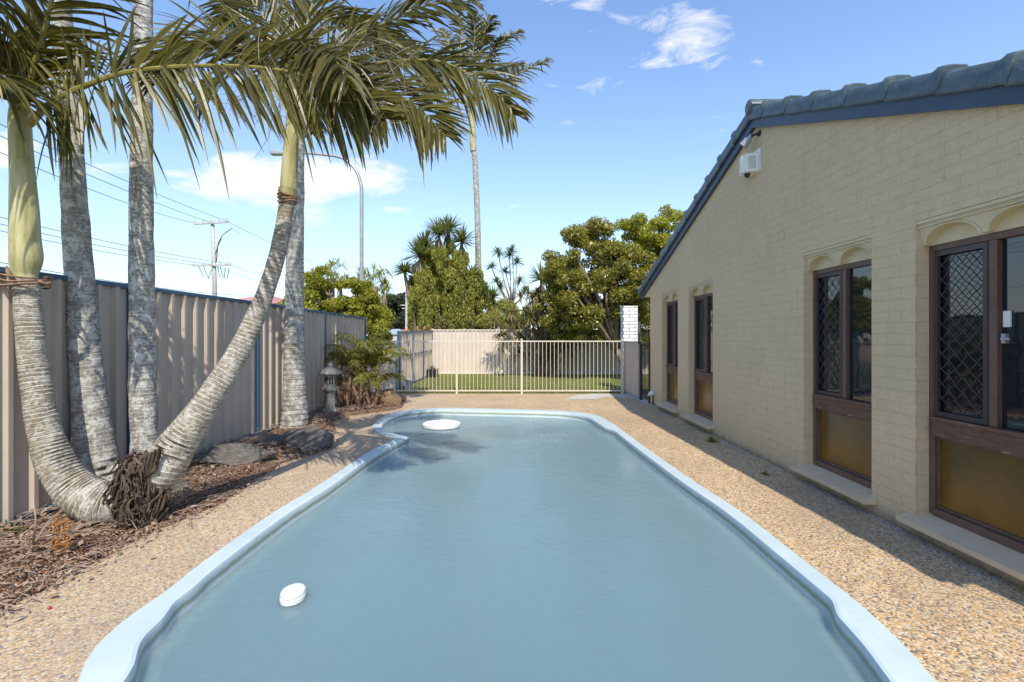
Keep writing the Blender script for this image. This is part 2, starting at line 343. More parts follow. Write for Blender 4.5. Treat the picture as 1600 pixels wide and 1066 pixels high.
def trunkm(name, ringc, base, lich, green, ringw=.5, step=.05, lamt=.55):
    m = Mat(name, .9, .15); uvn = m.n('ShaderNodeUVMap'); se = m.n('ShaderNodeSeparateXYZ'); m.l(uvn.outputs[0], se.inputs[0]); v = m.vec()
    wob = m.noise(9, 3, .6, v)
    ph = m.math('FRACT', m.math('ADD', m.math('DIVIDE', se.outputs[1], step), m.math('MULTIPLY', wob, 1.3)))
    c = m.ramp(m.noise(14, 6, .7, v), [(.3, tuple(x*.55 for x in base)), (.7, base)])
    c = m.mix(m.ramp(ph, [(0, 1.0), (.10, .0), (.80, 0.0), (.93, .8)]), c, ringc)
    patch = m.ramp(m.noise(13, 7, .75, v, .6), [(.47, 0.0), (.56, lamt)]); c = m.mix(patch, c, lich)
    sp = m.ramp(m.noise(55, 3, .6, v), [(.56, 0.0), (.62, .6)]); c = m.mix(sp, c, tuple(x*.35 for x in base))
    gp = m.ramp(m.noise(4, 6, .7, v), [(.55, 0.0), (.66, .5)]); c = m.mix(gp, c, green)
    m.color(c); h = m.math('ADD', m.ramp(ph, [(0, .2), (.12, .85), (.8, 1.0), (1, .2)]), m.noise(40, 5, .7, v)); m.bump(h, .006, ringw); return m.m
M['trunkr'] = trunkm('ringed_palm_bark', (.56, .52, .44), (.32, .275, .21), (.56, .55, .48), (.20, .18, .09), .7, .034, .6)
M['trunkl'] = trunkm('lichen_palm_bark', (.40, .385, .345), (.32, .30, .265), (.58, .58, .53), (.25, .255, .15), .45, .033, .85)
def shaft():
    m = Mat('palm_crownshaft_green', .55, .3); v = m.vec('Object', (8, 8, 1.2)); n = m.noise(2.5, 5, .6, v); c = m.ramp(n, [(.3, (.26, .23, .08)), (.5, (.42, .39, .19)), (.75, (.55, .51, .33))])
    c = m.mix(m.ramp(m.noise(5, 5, .7), [(.56, 0.0), (.7, .6)]), c, (.24, .22, .06)); m.color(c); m.bump(m.noise(6, 4, .6, v), .003); return m.m
M['shaft'] = shaft()
M['root'] = plain('fibrous_roots', (.10, .075, .055), .95, .6, 14, .004, .1)
M['husk'] = plain('dry_husk_brown', (.26, .17, .11), .9, .4, 14, .006, .1)
def leafm(name, cols, trans=.25, rough=.5, spec=.4):
    m = Mat(name, rough, spec); g = m.n('ShaderNodeNewGeometry'); k = len(cols)
    c = m.ramp(g.outputs['Random Per Island'], [(i/max(1, k-1), q) for i, q in enumerate(cols)])
    c = m.mix(.5, c, m.mix(m.noise(.9, 3, .5), tuple(x*.62 for x in cols[0]), tuple(min(1, x*1.1) for x in cols[-1]))) ; m.color(c)
    tl = m.n('ShaderNodeBsdfTranslucent'); m.l(m.mix(1.0, c, (1.25, 1.25, .5), 'MULTIPLY'), tl.inputs[0]); mx = m.n('ShaderNodeMixShader'); mx.inputs[0].default_value = trans
    m.l(m.b.outputs[0], mx.inputs[1]); m.l(tl.outputs[0], mx.inputs[2]); m.l(mx.outputs[0], m.t.nodes['Material Output'].inputs[0]); return m.m
M['frond'] = leafm('palm_frond_leaf', [(.014, .018, .001), (.034, .038, .002), (.085, .078, .004), (.22, .19, .035)], .32, .38, .45)  # leaf tones darkened so the colour itself carries the crowns' self-shade
M['rachis'] = plain('palm_rachis', (.24, .21, .05), .4, .25, 12)
M['dryleaf'] = leafm('dry_palm_leaf', [(.22, .16, .10), (.34, .27, .18), (.44, .38, .28)], .15, .7, .2)
M['fartree'] = leafm('far_tree_leaf', [(.035, .05, .028), (.055, .07, .038), (.075, .09, .05)], .1, .7, .2)
M['fig'] = leafm('broad_tree_leaf', [(.08, .10, .016), (.17, .19, .028), (.32, .32, .045), (.42, .36, .07)], .35, .33, .6)
M['figy'] = leafm('yellow_tree_leaf', [(.22, .24, .02), (.38, .38, .03), (.52, .46, .04), (.42, .44, .07)], .42, .38, .5)
M['bush'] = leafm('bush_leaf_olive', [(.18, .20, .02), (.30, .31, .03), (.42, .40, .05)], .38, .45, .4)
M['weep'] = leafm('weeping_leaf', [(.20, .23, .04), (.36, .38, .08), (.52, .50, .15)], .45, .5, .4)
M['yucca'] = leafm('yucca_blade', [(.09, .13, .04), (.16, .20, .06), (.25, .28, .11)], .28, .4, .5)
M['cordy'] = leafm('cordyline_blade', [(.09, .12, .03), (.18, .18, .05), (.30, .20, .07), (.33, .16, .09), (.12, .15, .04)], .2, .45, .4)
M['bark'] = plain('tree_bark_grey', (.22, .17, .13), .9, .35, 7, .02, .1)
M['stone'] = Mat('lantern_stone', .9, .2)
_m = M['stone']; _c = _m.ramp(_m.noise(9, 6, .7), [(.3, (.16, .155, .13)), (.55, (.34, .33, .29)), (.8, (.50, .49, .44))]); _m.color(_m.mix(_m.ramp(_m.noise(28, 4, .7), [(.6, 0.0), (.7, .6)]), _c, (.09, .09, .075))); _m.bump(_m.noise(45, 5, .7), .006); M['stone'] = _m.m
def rockm(name, c1, c2, spot):
    m = Mat(name, .9, .2); c = m.ramp(m.noise(5, 7, .7), [(.32, c1), (.62, c2)]); c = m.mix(m.ramp(m.noise(13, 6, .75, None, .5), [(.55, 0.0), (.64, .7)]), c, spot); m.color(c); m.bump(m.noise(18, 7, .7), .03); return m.m
M['rock'] = rockm('dark_garden_rock', (.09, .085, .08), (.22, .20, .18), (.36, .35, .32)); M['boulder'] = rockm('brown_boulder', (.22, .15, .09), (.40, .27, .15), (.47, .38, .27))
M['terracotta'] = plain('terracotta_roof', (.55, .17, .08), .7, .15, 4); M['pinkroof'] = plain('pink_roof', (.50, .22, .20), .7, .12, 4); M['housewall'] = plain('pale_house_wall', (.55, .52, .47), .8); M['shedgrey'] = plain('grey_shed_sheet', (.32, .38, .42), .5)
M['poletim'] = plain('pole_timber_grey', (.46, .44, .40), .85, .2, 6); M['wire'] = plain('cable_dark', (.07, .07, .08), .5)

# ------------------------------------------------------------------ pool outline from ground points
OL = [(123, 1065), (137, 1032), (156, 1007), (187, 979), (219, 955), (266, 922), (312, 885), (422, 807), (497, 761), (572, 711), (621, 686)]
OL2 = [(621, 686), (605, 682.5), (590, 677.5), (582, 669), (587, 660.5), (607, 649), (635, 642.5), (688, 639), (750, 640), (817, 641.3), (888, 644), (933, 651), (961, 665)]
OL3 = [(961, 665), (1010, 701.5), (1080, 751), (1156, 801), (1243, 868), (1300, 913), (1350, 953), (1397, 997), (1428, 1029), (1459, 1065)]
def gp(l): return [tuple(G(*p))[:2] for p in l]
near = [(1.77, 2.02), (1.66, 1.72), (1.42, 1.42), (.9, 1.15), (0, 1.06), (-.9, 1.15), (-1.45, 1.42), (-1.70, 1.72), (-1.81, 2.02)]
A_ = [tuple(p) for p in spline(gp(OL), 60)]; B_ = [tuple(p) for p in spline(gp(OL2), 90)]; C_ = [tuple(p) for p in spline(gp(OL3), 60)]; D_ = [tuple(p) for p in spline(near, 50)]
outline = A_+B_[1:]+C_[1:]+D_[1:-1]       # clockwise seen from above
nO = len(outline); kA, kB, kC = len(A_)-1, len(A_)+len(B_)-2, len(A_)+len(B_)+len(C_)-3
def inward(i):
    p0 = Vector(outline[i-1]); p1 = Vector(outline[i]); p2 = Vector(outline[(i+1) % nO])
    a = (p1-p0).normalized(); b = (p2-p1).normalized(); n1 = Vector((a.y, -a.x)); n2 = Vector((b.y, -b.x)); n = (n1+n2)
    if n.length < .2: return n2
    n.normalize(); return n/max(.45, n.dot(n1))
inn = [inward(i) for i in range(nO)]
# smooth the normals a little away from the sharp notch
def wid(i):
    x, y = outline[i]
    def sm(a, b, t): t = min(1, max(0, (t-a)/(b-a))); return t*t*(3-2*t)
    if i <= kA: return .19-.055*sm(2.42, 2.66, y)
    if i <= kB: return .15 if i < kA+25 else .15+.08*sm(kA+25, kA+60, i)
    if i <= kC: return .23-.10*sm(-7.6, -7.3, -y)+.06*sm(-2.66, -2.42, -y)
    return .19
W_ = [wid(i) for i in range(nO)]
def ring(off, z, usew=True):
    return [(outline[i][0]+inn[i].x*((W_[i] if usew else 0)+off), outline[i][1]+inn[i].y*((W_[i] if usew else 0)+off), z) for i in range(nO)]
pool = empty('swimming_pool', (0, 4.5, 0), 'pale blue fibreglass swimming pool with a rounded bulge at its far left end', 'swimming pool')
def loft(rings, mb):
    for k in range(len(rings)-1):
        a, b = rings[k], rings[k+1]; n = len(a); mb.add(a+b, [(i, (i+1) % n, n+(i+1) % n, n+i) for i in range(n)])
mb = MB(); loft([ring(0, -.06, False), ring(0, .012, False), ring(.012, .022, False), ring(-.02, .022), ring(-.004, .016), ring(.0, .0)], mb); mb.build('coping', M['pool'], pool, auto=50)
mb = MB(); loft([ring(.086, -.102), ring(.092, -.125), ring(.105, -.32), ring(.16, -.9), ring(.2, -1.15)], mb)
fl = ring(.2, -1.15); mb.add(fl, [tuple(range(nO))]); mb.build('shell', M['poolin'], pool, auto=50)
mb = MB(); loft([ring(.0, .0), ring(.004, -.108)], mb); mb.build('scum_band', M['pool'], pool, smooth=True)
mb = MB(); loft([ring(.004, -.108), ring(.055, -.105), ring(.062, -.0905), ring(.078, -.0895), ring(.086, -.102)], mb); mb.build('ledge', M['ledge'], pool, smooth=True)
WZ = -.086
def fill(name, outer, holes, z, mat, **k):
    bm = bmesh.new(); es = []
    for loop in [outer]+holes:
        vs = [bm.verts.new((p[0], p[1], z)) for p in loop]
        for i in range(len(vs)): es.append(bm.edges.new((vs[i], vs[(i+1) % len(vs)])))
    bmesh.ops.triangle_fill(bm, use_beauty=True, use_dissolve=False, edges=es)
    bmesh.ops.recalc_face_normals(bm, faces=bm.faces)
    for f in bm.faces:
        if f.normal.z < 0: f.normal_flip()
    me = bpy.data.meshes.new(name); bm.to_mesh(me); bm.free(); me.materials.append(mat); o = bpy.data.objects.new(name, me); col.objects.link(o); ORG[o] = Vector((0, 0, 0))
    return tag(o, **k)
wr = [p[:2] for p in ring(.0025, WZ)]
mb = MB(); loft([[(x, y, WZ) for x, y in wr], [(x, y, -1.1) for x, y in wr]], mb); mb.add([(x, y, WZ) for x, y in wr], [tuple(reversed(range(nO)))]); mb.add([(x, y, -1.1) for x, y in wr], [tuple(range(nO))])
wo = mb.build('water', M['water']); tag(wo, 'still cloudy blue water filling the pool', kind='structure')
bm = bmesh.new(); bm.from_mesh(wo.data); bmesh.ops.remove_doubles(bm, verts=bm.verts, dist=1e-5); bmesh.ops.triangulate(bm, faces=[f for f in bm.faces if len(f.verts) > 4]); bmesh.ops.recalc_face_normals(bm, faces=bm.faces); bm.to_mesh(wo.data); bm.free()
hole = [p[:2] for p in ring(.003, 0, False)]
fill('ground', [(-900, -300), (900, -300), (900, 1500), (-900, 1500)], [[p[:2] for p in ring(-.02, 0, False)]], -.03, M['ground'], kind='structure', label='flat ground round the yard')
# garden bed border (deck / mulch), from the near left to the far fence
BORD = [G(-330, 1240), G(0, 966), G(84, 914), G(162, 874), G(237, 834), G(312, 803), G(384, 766), G(440, 727), G(500, 707), G(522, 690), G(524, 668), G(528, 657), G(550, 650), G(592, 644), G(618, 640), G(632, 634), G(634, 617)]
BS = [tuple(p) for p in spline([tuple(p)[:2] for p in BORD], 90)]
deckout = [(-6, .2), (-6, -3), (5, -3), (6, 1.4), (6, 12.05), (-4.5, 12.05)]
fill('pool_deck', deckout, [hole], 0.0, M['deck'], kind='structure', label='exposed aggregate concrete deck round the pool')
# raised mulch bed as a grid between the left fence and the border
def bed():
    vs = []; nx = 46; ny = 220
    B = [tuple(p) for p in spline(BS, ny)]
    for j, (bx, by) in enumerate(B):
        jj = 0
        for i in range(nx):
            t = i/(nx-1); x = -4.0+(bx+.02*noise.noise((bx*0, by*9, 1)) +.05*noise.noise((0, by*3, 4))+4.0)*t; e = min(1, (1-t)*6)*min(1, .1+max(0, x+3.62)*3.5)
            z = .002+e*.055+.05*e*noise.noise((x*1.6, by*1.6, 0))+.022*e*noise.noise((x*9, by*9, 3))
            if t > .999: z = -.01
            vs.append((x, by, z))
    fs = [(j*nx+i, j*nx+i+1, (j+1)*nx+i+1, (j+1)*nx+i) for j in range(ny-1) for i in range(nx-1)]
    o = npmesh('garden_bed', vs, fs, M['mulch'], smooth=True); return tag(o, 'mulched garden bed along the left fence', kind='structure')
bed()
def bz(x, y): return .06
fill('lawn', [(-4.4, 12.06), (7.5, 12.06), (7.5, 17.9), (-4.4, 17.9)], [], .004, M['lawn'], kind='structure', label='lawn behind the pool fence')
fill('concrete_strip', [(1.15, 10.9), (1.6, 11.75), (2.0, 11.98), (3.0, 12.0), (3.0, 9.9), (2.86, 9.9), (2.75, 11.1), (2.2, 11.35), (1.9, 10.95)], [], .0045, M['concrete'], kind='structure', label='worn grey concrete strip by the gate')

# grass blades
def blades(n, x0, x1, y0, y1, h, name, z=0.0):
    x = rng.uniform(x0, x1, n); y = y0+(y1-y0)*rng.random(n)**1.3; a = rng.uniform(0, 6.28, n); hh = h*rng.uniform(.5, 1.2, n)
    wd = .004+.003*rng.random(n); V = np.zeros((n, 3, 3)); cx, cy = np.cos(a)*wd, np.sin(a)*wd
    V[:, 0] = np.stack([x-cx, y-cy, np.full(n, z)], 1); V[:, 1] = np.stack([x+cx, y+cy, np.full(n, z)], 1); V[:, 2] = np.stack([x+rng.normal(0, .015, n), y+rng.normal(0, .015, n), z+hh], 1)
    return npmesh(name, V.reshape(-1, 3), np.arange(n*3).reshape(-1, 3), M['grassb'])
M['grassb'] = leafm('grass_blade', [(.14, .17, .035), (.25, .28, .07), (.38, .37, .14)], .3, .5, .3)
tag(blades(60000, -3.2, 4.5, 12.08, 17.7, .045, 'lawn_grass'), 'short green grass of the lawn', kind='stuff')

# ------------------------------------------------------------------ the house
XW = 2.93; YA, YB = 1.45, 10.24; RY, RZ = 5.81, 3.94; SF, SN = .335, .383
def rake(y): return RZ-(y-RY)*SF if y > RY else RZ-(RY-y)*SN
house = empty('brick_house', (XW+3, 5.8, 0), 'tan painted brick house with a gabled wall beside the pool', 'house')
WINS = [(9.0, .455), (7.54, .485), (4.40, .46), (3.04, .47)]; ZS, ZT = .13, 2.275
mb = MB(); ys = [YA]
for yc, h in sorted(WINS): ys += [yc-h, yc+h]
ys.append(YB)
def face(y0, y1, z0, z1=None):
    # wall front between y0 and y1; top follows the rake if z1 is None
    if z1 is None:
        t = [(XW, y1, rake(y1)+.05), (XW, y0, rake(y0)+.05)]
        if y0 < RY < y1: t.insert(1, (XW, RY, RZ+.05))
        p = [(XW, y0, z0), (XW, y1, z0)]+t
    else: p = [(XW, y0, z0), (XW, y1, z0), (XW, y1, z1), (XW, y0, z1)]
    mb.add(p, [tuple(reversed(range(len(p))))])
for i in range(0, len(ys)-1, 2): face(ys[i], ys[i+1], -.05, ZT)
for i in range(1, len(ys)-1, 2): face(ys[i], ys[i+1], -.05, ZS)
RV = .112
face(YA, YB, ZT)
for yc, h in WINS:
    a, b = yc-h, yc+h
    for p in ([(XW, b, ZS), (XW+RV, b, ZS), (XW+RV, b, ZT), (XW, b, ZT)], [(XW, a, ZS), (XW, a, ZT), (XW+RV, a, ZT), (XW+RV, a, ZS)],
              [(XW, a, ZT), (XW, b, ZT), (XW+RV, b, ZT), (XW+RV, a, ZT)], [(XW, a, ZS), (XW+RV, a, ZS), (XW+RV, b, ZS), (XW, b, ZS)]): mb.add(p, [(0, 1, 2, 3)])
XE = 12.0
mb.add([(XW, YB, -.05), (XE, YB, -.05), (XE, YB, rake(YB)), (XW, YB, rake(YB))], [(0, 1, 2, 3)]); mb.add([(XW, YA, -.05), (XE, YA, -.05), (XE, YA, rake(YA)), (XW, YA, rake(YA))], [(3, 2, 1, 0)])
mb.add([(XE, YA, -.05), (XE, YB, -.05), (XE, YB, rake(YB)), (XE, RY, RZ), (XE, YA, rake(YA))], [(0, 1, 2, 3, 4)])
mb.build('wall', M['wall'], house)
# boxed eave end at the far corner
YE, YN = 10.82, 1.0
mb = MB(); mb.add([(XW-.002, YB, 2.29), (XW-.002, YE-.03, 2.29), (XW-.002, YE-.03, rake(YE-.03)+.03), (XW-.002, YB, rake(YB)+.03), (XW+.1, YB, 2.29), (XW+.1, YE-.03, 2.29), (XW+.1, YE-.03, rake(YE-.03)+.03), (XW+.1, YB, rake(YB)+.03)], [(3, 2, 1, 0), (4, 5, 6, 7), (0, 1, 5, 4), (1, 2, 6, 5), (2, 3, 7, 6)])
mb.bx(XW+.1, XE, YB+.002, YE-.03, 2.285, 2.30); mb.build('eave_lining', M['render'], house)
roof_mb = MB(); xv = XW-.03
for (y0, y1) in ((YE+.06, RY), (YN-.06, RY)):
    z0, z1 = rake(y0)+.17, rake(y1)+.17; q = [(xv, y0, z0), (XE+.3, y0, z0), (XE+.3, y1, z1), (xv, y1, z1)]; lo = [(a, b, c-.04) for a, b, c in q]
    roof_mb.add(q+lo, [(0, 1, 2, 3), (7, 6, 5, 4), (0, 3, 7, 4), (0, 4, 5, 1), (2, 1, 5, 6)])
    n = int(abs(y1-y0)/.33)   # tile courses as low lips
    for k in range(n):
        yk = y0+(y1-y0)*k/n; zk = z0+(z1-z0)*k/n; roof_mb.bar((xv+.2, yk, zk+.012), (XE+.3, yk, zk+.012), .04, .025)
roof = roof_mb.build('roof', M['tile'], house)
def barge(y0, y1, nm):
    m = MB(); a, b = (y0, y1); h = .148
    p = [(XW-.045, a, rake(a)), (XW-.045, b, rake(b)), (XW-.045, b, rake(b)+h), (XW-.045, a, rake(a)+h)]; q = [(XW-.006, y, z) for _, y, z in p]
    m.add(p+q, [(3, 2, 1, 0), (4, 5, 6, 7), (0, 1, 5, 4), (2, 3, 7, 6), (1, 2, 6, 5), (0, 4, 7, 3)]); return m.build('bargeboard', M['barge'], house)
barge(YE, RY+.001, 0); barge(RY-.001, YN, 0)
m = MB(); m.bar((XW+.0, YE+.02, rake(YE)+.075), (XE+.2, YE+.02, rake(YE)+.075), .035, .15); m.build('gutter', M['barge'], house)
def verge_tile(y_up, y_dn, nm='verge_tile'):
    z_up, z_dn = rake(y_up)+.148, rake(y_dn)+.148; m = MB(); secs = []
    dirn = Vector((0, y_dn-y_up, z_dn-z_up)); L = dirn.length; dirn.normalize(); upv = Vector((1, 0, 0)).cross(dirn); upv = upv if upv.z > 0 else -upv
    for t, s, lift in ((0, .97, .0), (.80, 1.0, .006), (.84, 1.04, .01), (.89, 1.15, .014), (.99, 1.17, .015), (1.03, 1.12, .014)):
        c = Vector((XW-.035, y_up, z_up))+dirn*L*t; sh = []
        for (px, pz) in ((-.035, -.022), (-.048, -.01), (-.047, .10), (-.032, .122), (.0, .130), (.09, .130), (.14, .10), (.14, .03)):
            sh.append(c+Vector((px*s, 0, 0))+upv*(pz*s+lift-.02))
        secs.append(sh)
    for k in range(len(secs)-1):
        a, b = secs[k], secs[k+1]; n = len(a); m.add(a+b, [(i, (i+1) % n, n+(i+1) % n, n+i) for i in range(n)])
    m.add(secs[-1], [tuple(range(8))]); m.add(secs[0], [tuple(reversed(range(8)))])
    return m.build(nm, M['tile'], roof, auto=38)
y = RY-.02
verge_tile(RY+.02, y-.27)
y -= .27
while y > YN: verge_tile(y, y-.455); y -= .455
y = RY+.0
while y < YE-.1: verge_tile(y, min(y+.43, YE+.08)); y += .43
m = MB(); m.tube([(xv-.06, RY, RZ+.25), (XE+.3, RY, RZ+.25)], .09, 10); m.build('ridge_cap', M['tile'], roof, smooth=True)
# ---- window prototype, local: x inward, y along wall, z up
def mk_window():
    hw = .455; ws = bpy.data.objects.new('window', None); col.objects.link(ws); ws.parent = house; ORG[ws] = Vector((0, 0, 0))
    fx0, fx1 = .095, .15
    b = MB().build
    f = MB()
    for y0, y1, z0, z1, x0 in ((-hw, -hw+.042, .17, 2.095, fx0), (hw-.042, hw, .17, 2.095, fx0), (-hw+.042, hw-.042, 2.05, 2.095, fx0), (-hw+.042, hw-.042, .155, .215, fx0-.012), (-.026, .026, .87, 2.05, fx0-.004),
                               (-hw+.042, -hw+.06, .215, .73, fx0+.02), (hw-.06, hw-.042, .215, .73, fx0+.02), (-hw+.06, hw-.06, .215, .235, fx0+.015), (-hw+.06, hw-.06, .71, .73, fx0+.015)):
        f.bx(x0, fx1, y0, y1, z0, z1)
    fr = f.build('frame', M['frame'], ws, local=True, bevel=.004)
    t = MB(); t.bx(fx0-.02, fx1, -hw+.042, hw-.042, .73, .87); t.bx(fx0-.03, fx0-.02, -hw+.042, hw-.042, .845, .872); t.build('transom', M['transom'], ws, local=True, bevel=.004)
    for (y0, y1) in ((-hw+.042, -.026), (.026, hw-.042)):
        p = MB(); p.bx(fx0+.03, fx0+.034, y0, y1, .87, 2.05); p.build('pane', M['glass'], ws, local=True)
    p = MB(); p.bx(fx0+.03, fx0+.036, -hw+.06, hw-.06, .235, .71); o = p.build('amber_pane', M['amber'], ws, local=True); o['label'] = 'amber rippled glass lower pane'
    g = MB(); ga, gb, z0, z1 = .030, hw-.046, .875, 2.046; x0 = fx0-.005
    for q in ((ga, gb, z0, z0+.035), (ga, gb, z1-.035, z1), (ga, ga+.03, z0+.035, z1-.035), (gb-.03, gb, z0+.035, z1-.035)): g.bx(x0, x0+.022, *q)
    a, c, e, h = ga+.03, gb-.03, z0+.035, z1-.035; sp = .104
    for sg in (1, -1):
        k = -20
        while k < 40:
            # line z = e + k*sp + sg*(y-a)*1.1, clipped to the box
            pts = []; n = 26; seg = []
            for i in range(n+1):
                yv = a+(c-a)*i/n; ph = (yv-a)/sp*1.0
                zv = e+k*sp+sg*((yv-a)*1.05+.006*math.sin(2*math.pi*ph+(0 if sg > 0 else math.pi)))
                if e <= zv <= h: seg.append((x0+(.008 if sg > 0 else .014), yv, zv))
            if len(seg) > 2: g.tube(seg, .0033, 4, caps=False)
            k += 1
    o = g.build('security_grille', M['grille'], ws, local=True)
    # arched lintel
    l = MB(); n = 96; prev = None; fxl = .028
    def arch(yv):
        for cc in (-.222, .222):
            d = (yv-cc)/.196
            if abs(d) < 1: return 2.098+.115*math.sqrt(1-d*d)
        return 2.098
    ysl = [-hw+.001+(2*hw-.002)*i/n for i in range(n+1)]
    for i in range(n):
        y0, y1 = ysl[i], ysl[i+1]; a0, a1 = arch(y0), arch(y1); xt, xb = .012, .045
        fx = lambda z: xt+(xb-xt)*((2.27-z)/.17)
        l.add([(fx(a0), y0, a0), (fx(a1), y1, a1), (fx(2.25), y1, 2.25), (fx(2.25), y0, 2.25)], [(3, 2, 1, 0)])
        l.add([(fx(a0), y0, a0), (fx(a1), y1, a1), (.10, y1, a1), (.10, y0, a0)], [(0, 1, 2, 3)])
    l.bx(.004, .10, -hw+.001, hw-.001, 2.25, 2.272); l.bx(.088, .10, -hw+.001, hw-.001, 2.095, 2.25); l.bx(.006, .02, -hw+.001, hw-.001, 2.222, 2.23)
    for cc in (-.222, .222):
        l.tube([(.040-.033*(math.sin(math.pi*i/20)*.115)/.17, cc-.196*math.cos(math.pi*i/20), 2.098+.115*math.sin(math.pi*i/20)) for i in range(21)], .0065, 6)
    l.build('arched_lintel', M['render'], ws, local=True)
    s = MB(); sl = [(.11, -hw, .165), (.11, hw, .165), (-.002, hw, .142), (-.002, hw+.055, .142), (-.10, hw+.055, .122), (-.10, -hw-.055, .122), (-.002, -hw-.055, .142), (-.002, -hw, .142)]
    lo = [(x, y, .088 if x < .05 else .1) for x, y, z in sl]; s.add(sl+lo, [tuple(range(8)), tuple(reversed(range(8, 16)))]+[(i, 8+i, 8+(i+1) % 8, (i+1) % 8) for i in range(8)])
    for k in range(-2, 3): s.bx(-.1008, -.098, k*.2-.002, k*.2+.002, .09, .121)
    s.build('sill', M['sill'], ws, local=True, bevel=.006)
    return ws
wp = mk_window()
for i, (yc, h) in enumerate(WINS):
    if i == 0: o = wp
    else:
        o = wp.copy(); col.objects.link(o)
        for ch in list(wp.children): c = ch.copy(); col.objects.link(c); c.parent = o
    o.location = (XW-house.location.x, yc-house.location.y, 0); o.scale = (1, h/.455, 1)
m = MB(); m.bx(.112, .124, -.085, -.04, 1.50, 1.60); m.build('latch_plate', M['white'], o, local=True, bevel=.003)
m = MB(); m.bx(.095, .124, -.07, -.045, 1.40, 1.46); m.bx(.085, .10, -.10, -.05, 1.42, 1.435); m.build('sash_lock', M['galv'], o, local=True, bevel=.003)
# wall things
sb = empty('siren_box', at(1180, 250, 5.8), 'white louvred alarm siren box high on the gable wall', 'alarm box')
c = Vector((XW-.075, 5.86, 3.53)); m = MB()
# hexagonal plan box
pl = [(XW-.002, 5.74), (XW-.12, 5.80), (XW-.155, 5.86), (XW-.12, 5.98), (XW-.002, 6.02)]
for z0, z1, s_ in ((3.41, 3.63, 1),):
    vs = [(x, y, z0) for x, y in pl]+[(x, y, z1) for x, y in pl]; m.add(vs, [(4, 3, 2, 1, 0), (5, 6, 7, 8, 9)]+[(i, (i+1) % 5, 5+(i+1) % 5, 5+i) for i in range(5)])
m.build('housing', M['siren'], sb, bevel=.008)
m = MB()
for k in range(9):
    z = 3.45+k*.017; a = Vector((XW-.030, 5.7535, z)); b = Vector((XW-.105, 5.7935, z)); m.bar(a-Vector((0, .004, 0)), b-Vector((0, .004, 0)), .004, .005)
m.build('louvre', M['concrete'], sb)
m = MB(); m.lathe([(.035, 0), (.03, -.03), (.012, -.05)], (XW-.075, 5.87, 3.408), 12); m.build('strobe', M['black'], sb, smooth=True)
m = MB(); m.bx(XW-.012, XW-.001, 5.69, 6.03, 3.395, 3.66); m.build('back_plate', M['siren'], sb)
fl_ = empty('flood_light', (XW, 5.78, 3.82), 'small dark cone floodlight bracketed under the gable peak', 'floodlight')
m = MB(); m.tube([(XW, 5.72, 3.84), (XW-.02, 5.72, 3.84)], .035, 12); m.tube([(XW-.015, 5.72, 3.84), (XW-.07, 5.76, 3.83), (XW-.10, 5.82, 3.81)], .014, 8); m.build('bracket', M['black'], fl_, auto=40)
m = MB(); p0 = Vector((XW-.06, 5.78, 3.845)); d = Vector((-.45, .35, -.62)).normalized(); m.tube([p0, p0+d*.05, p0+d*.055, p0+d*.15, p0+d*.152, p0+d*.12], [.028, .03, .042, .052, .046, .03], 16); m.build('lamp_head', M['galv'], fl_, auto=40)
m = MB(); m.tube([p0+d*.118, p0+d*.125], .034, 14); m.build('lens', M['black'], fl_)
hb = at(1018, 613, 10.05); tap = empty('wall_vent_cap', (XW, 10.05, .2), 'small white rounded cover low on the wall near the gate', 'vent cover')
m = MB(); m.tube([(XW+.001, 10.0, .25), (XW-.03, 10.0, .25), (XW-.07, 9.99, .235), (XW-.1, 9.98, .20)], [.055, .06, .05, .03], 14); m.build('cover', M['white'], tap, smooth=True)
m = MB(); m.tube([(XW-.012, 10.0, .24), (XW-.012, 10.0, .02)], .012, 8); m.build('pipe', M['black'], tap)

# ------------------------------------------------------------------ fences
def sheet_profile(p0, p1, z0, z1, pitch=.19, depth=.036, side=1):
    """trapezoid ribs along p0->p1; returns MB"""
    p0 = Vector(p0); p1 = Vector(p1); d = (p1-p0); L = d.length; d.normalize(); n = Vector((d.y, -d.x, 0))*side; m = MB(); pts = []
    s = 0
    while s < L:
        for ds, o in ((0, 0), (.095, 0), (.115, 1), (.150, 1), (.170, 0)):
            q = s+ds*pitch/.19
            if q <= L: pts.append(p0+d*q+n*(depth*o))
        s += pitch
    pts.append(p1.copy()); k = len(pts); vs = [(p.x, p.y, z0) for p in pts]+[(p.x, p.y, z1) for p in pts]
    bk = [(p.x-n.x*.003, p.y-n.y*.003, z0) for p in pts]+[(p.x-n.x*.003, p.y-n.y*.003, z1) for p in pts]
    fs = [(i, i+1, k+i+1, k+i) for i in range(k-1)]; m.add(vs, fs); m.add(bk, [tuple(reversed(f)) for f in fs]); return m
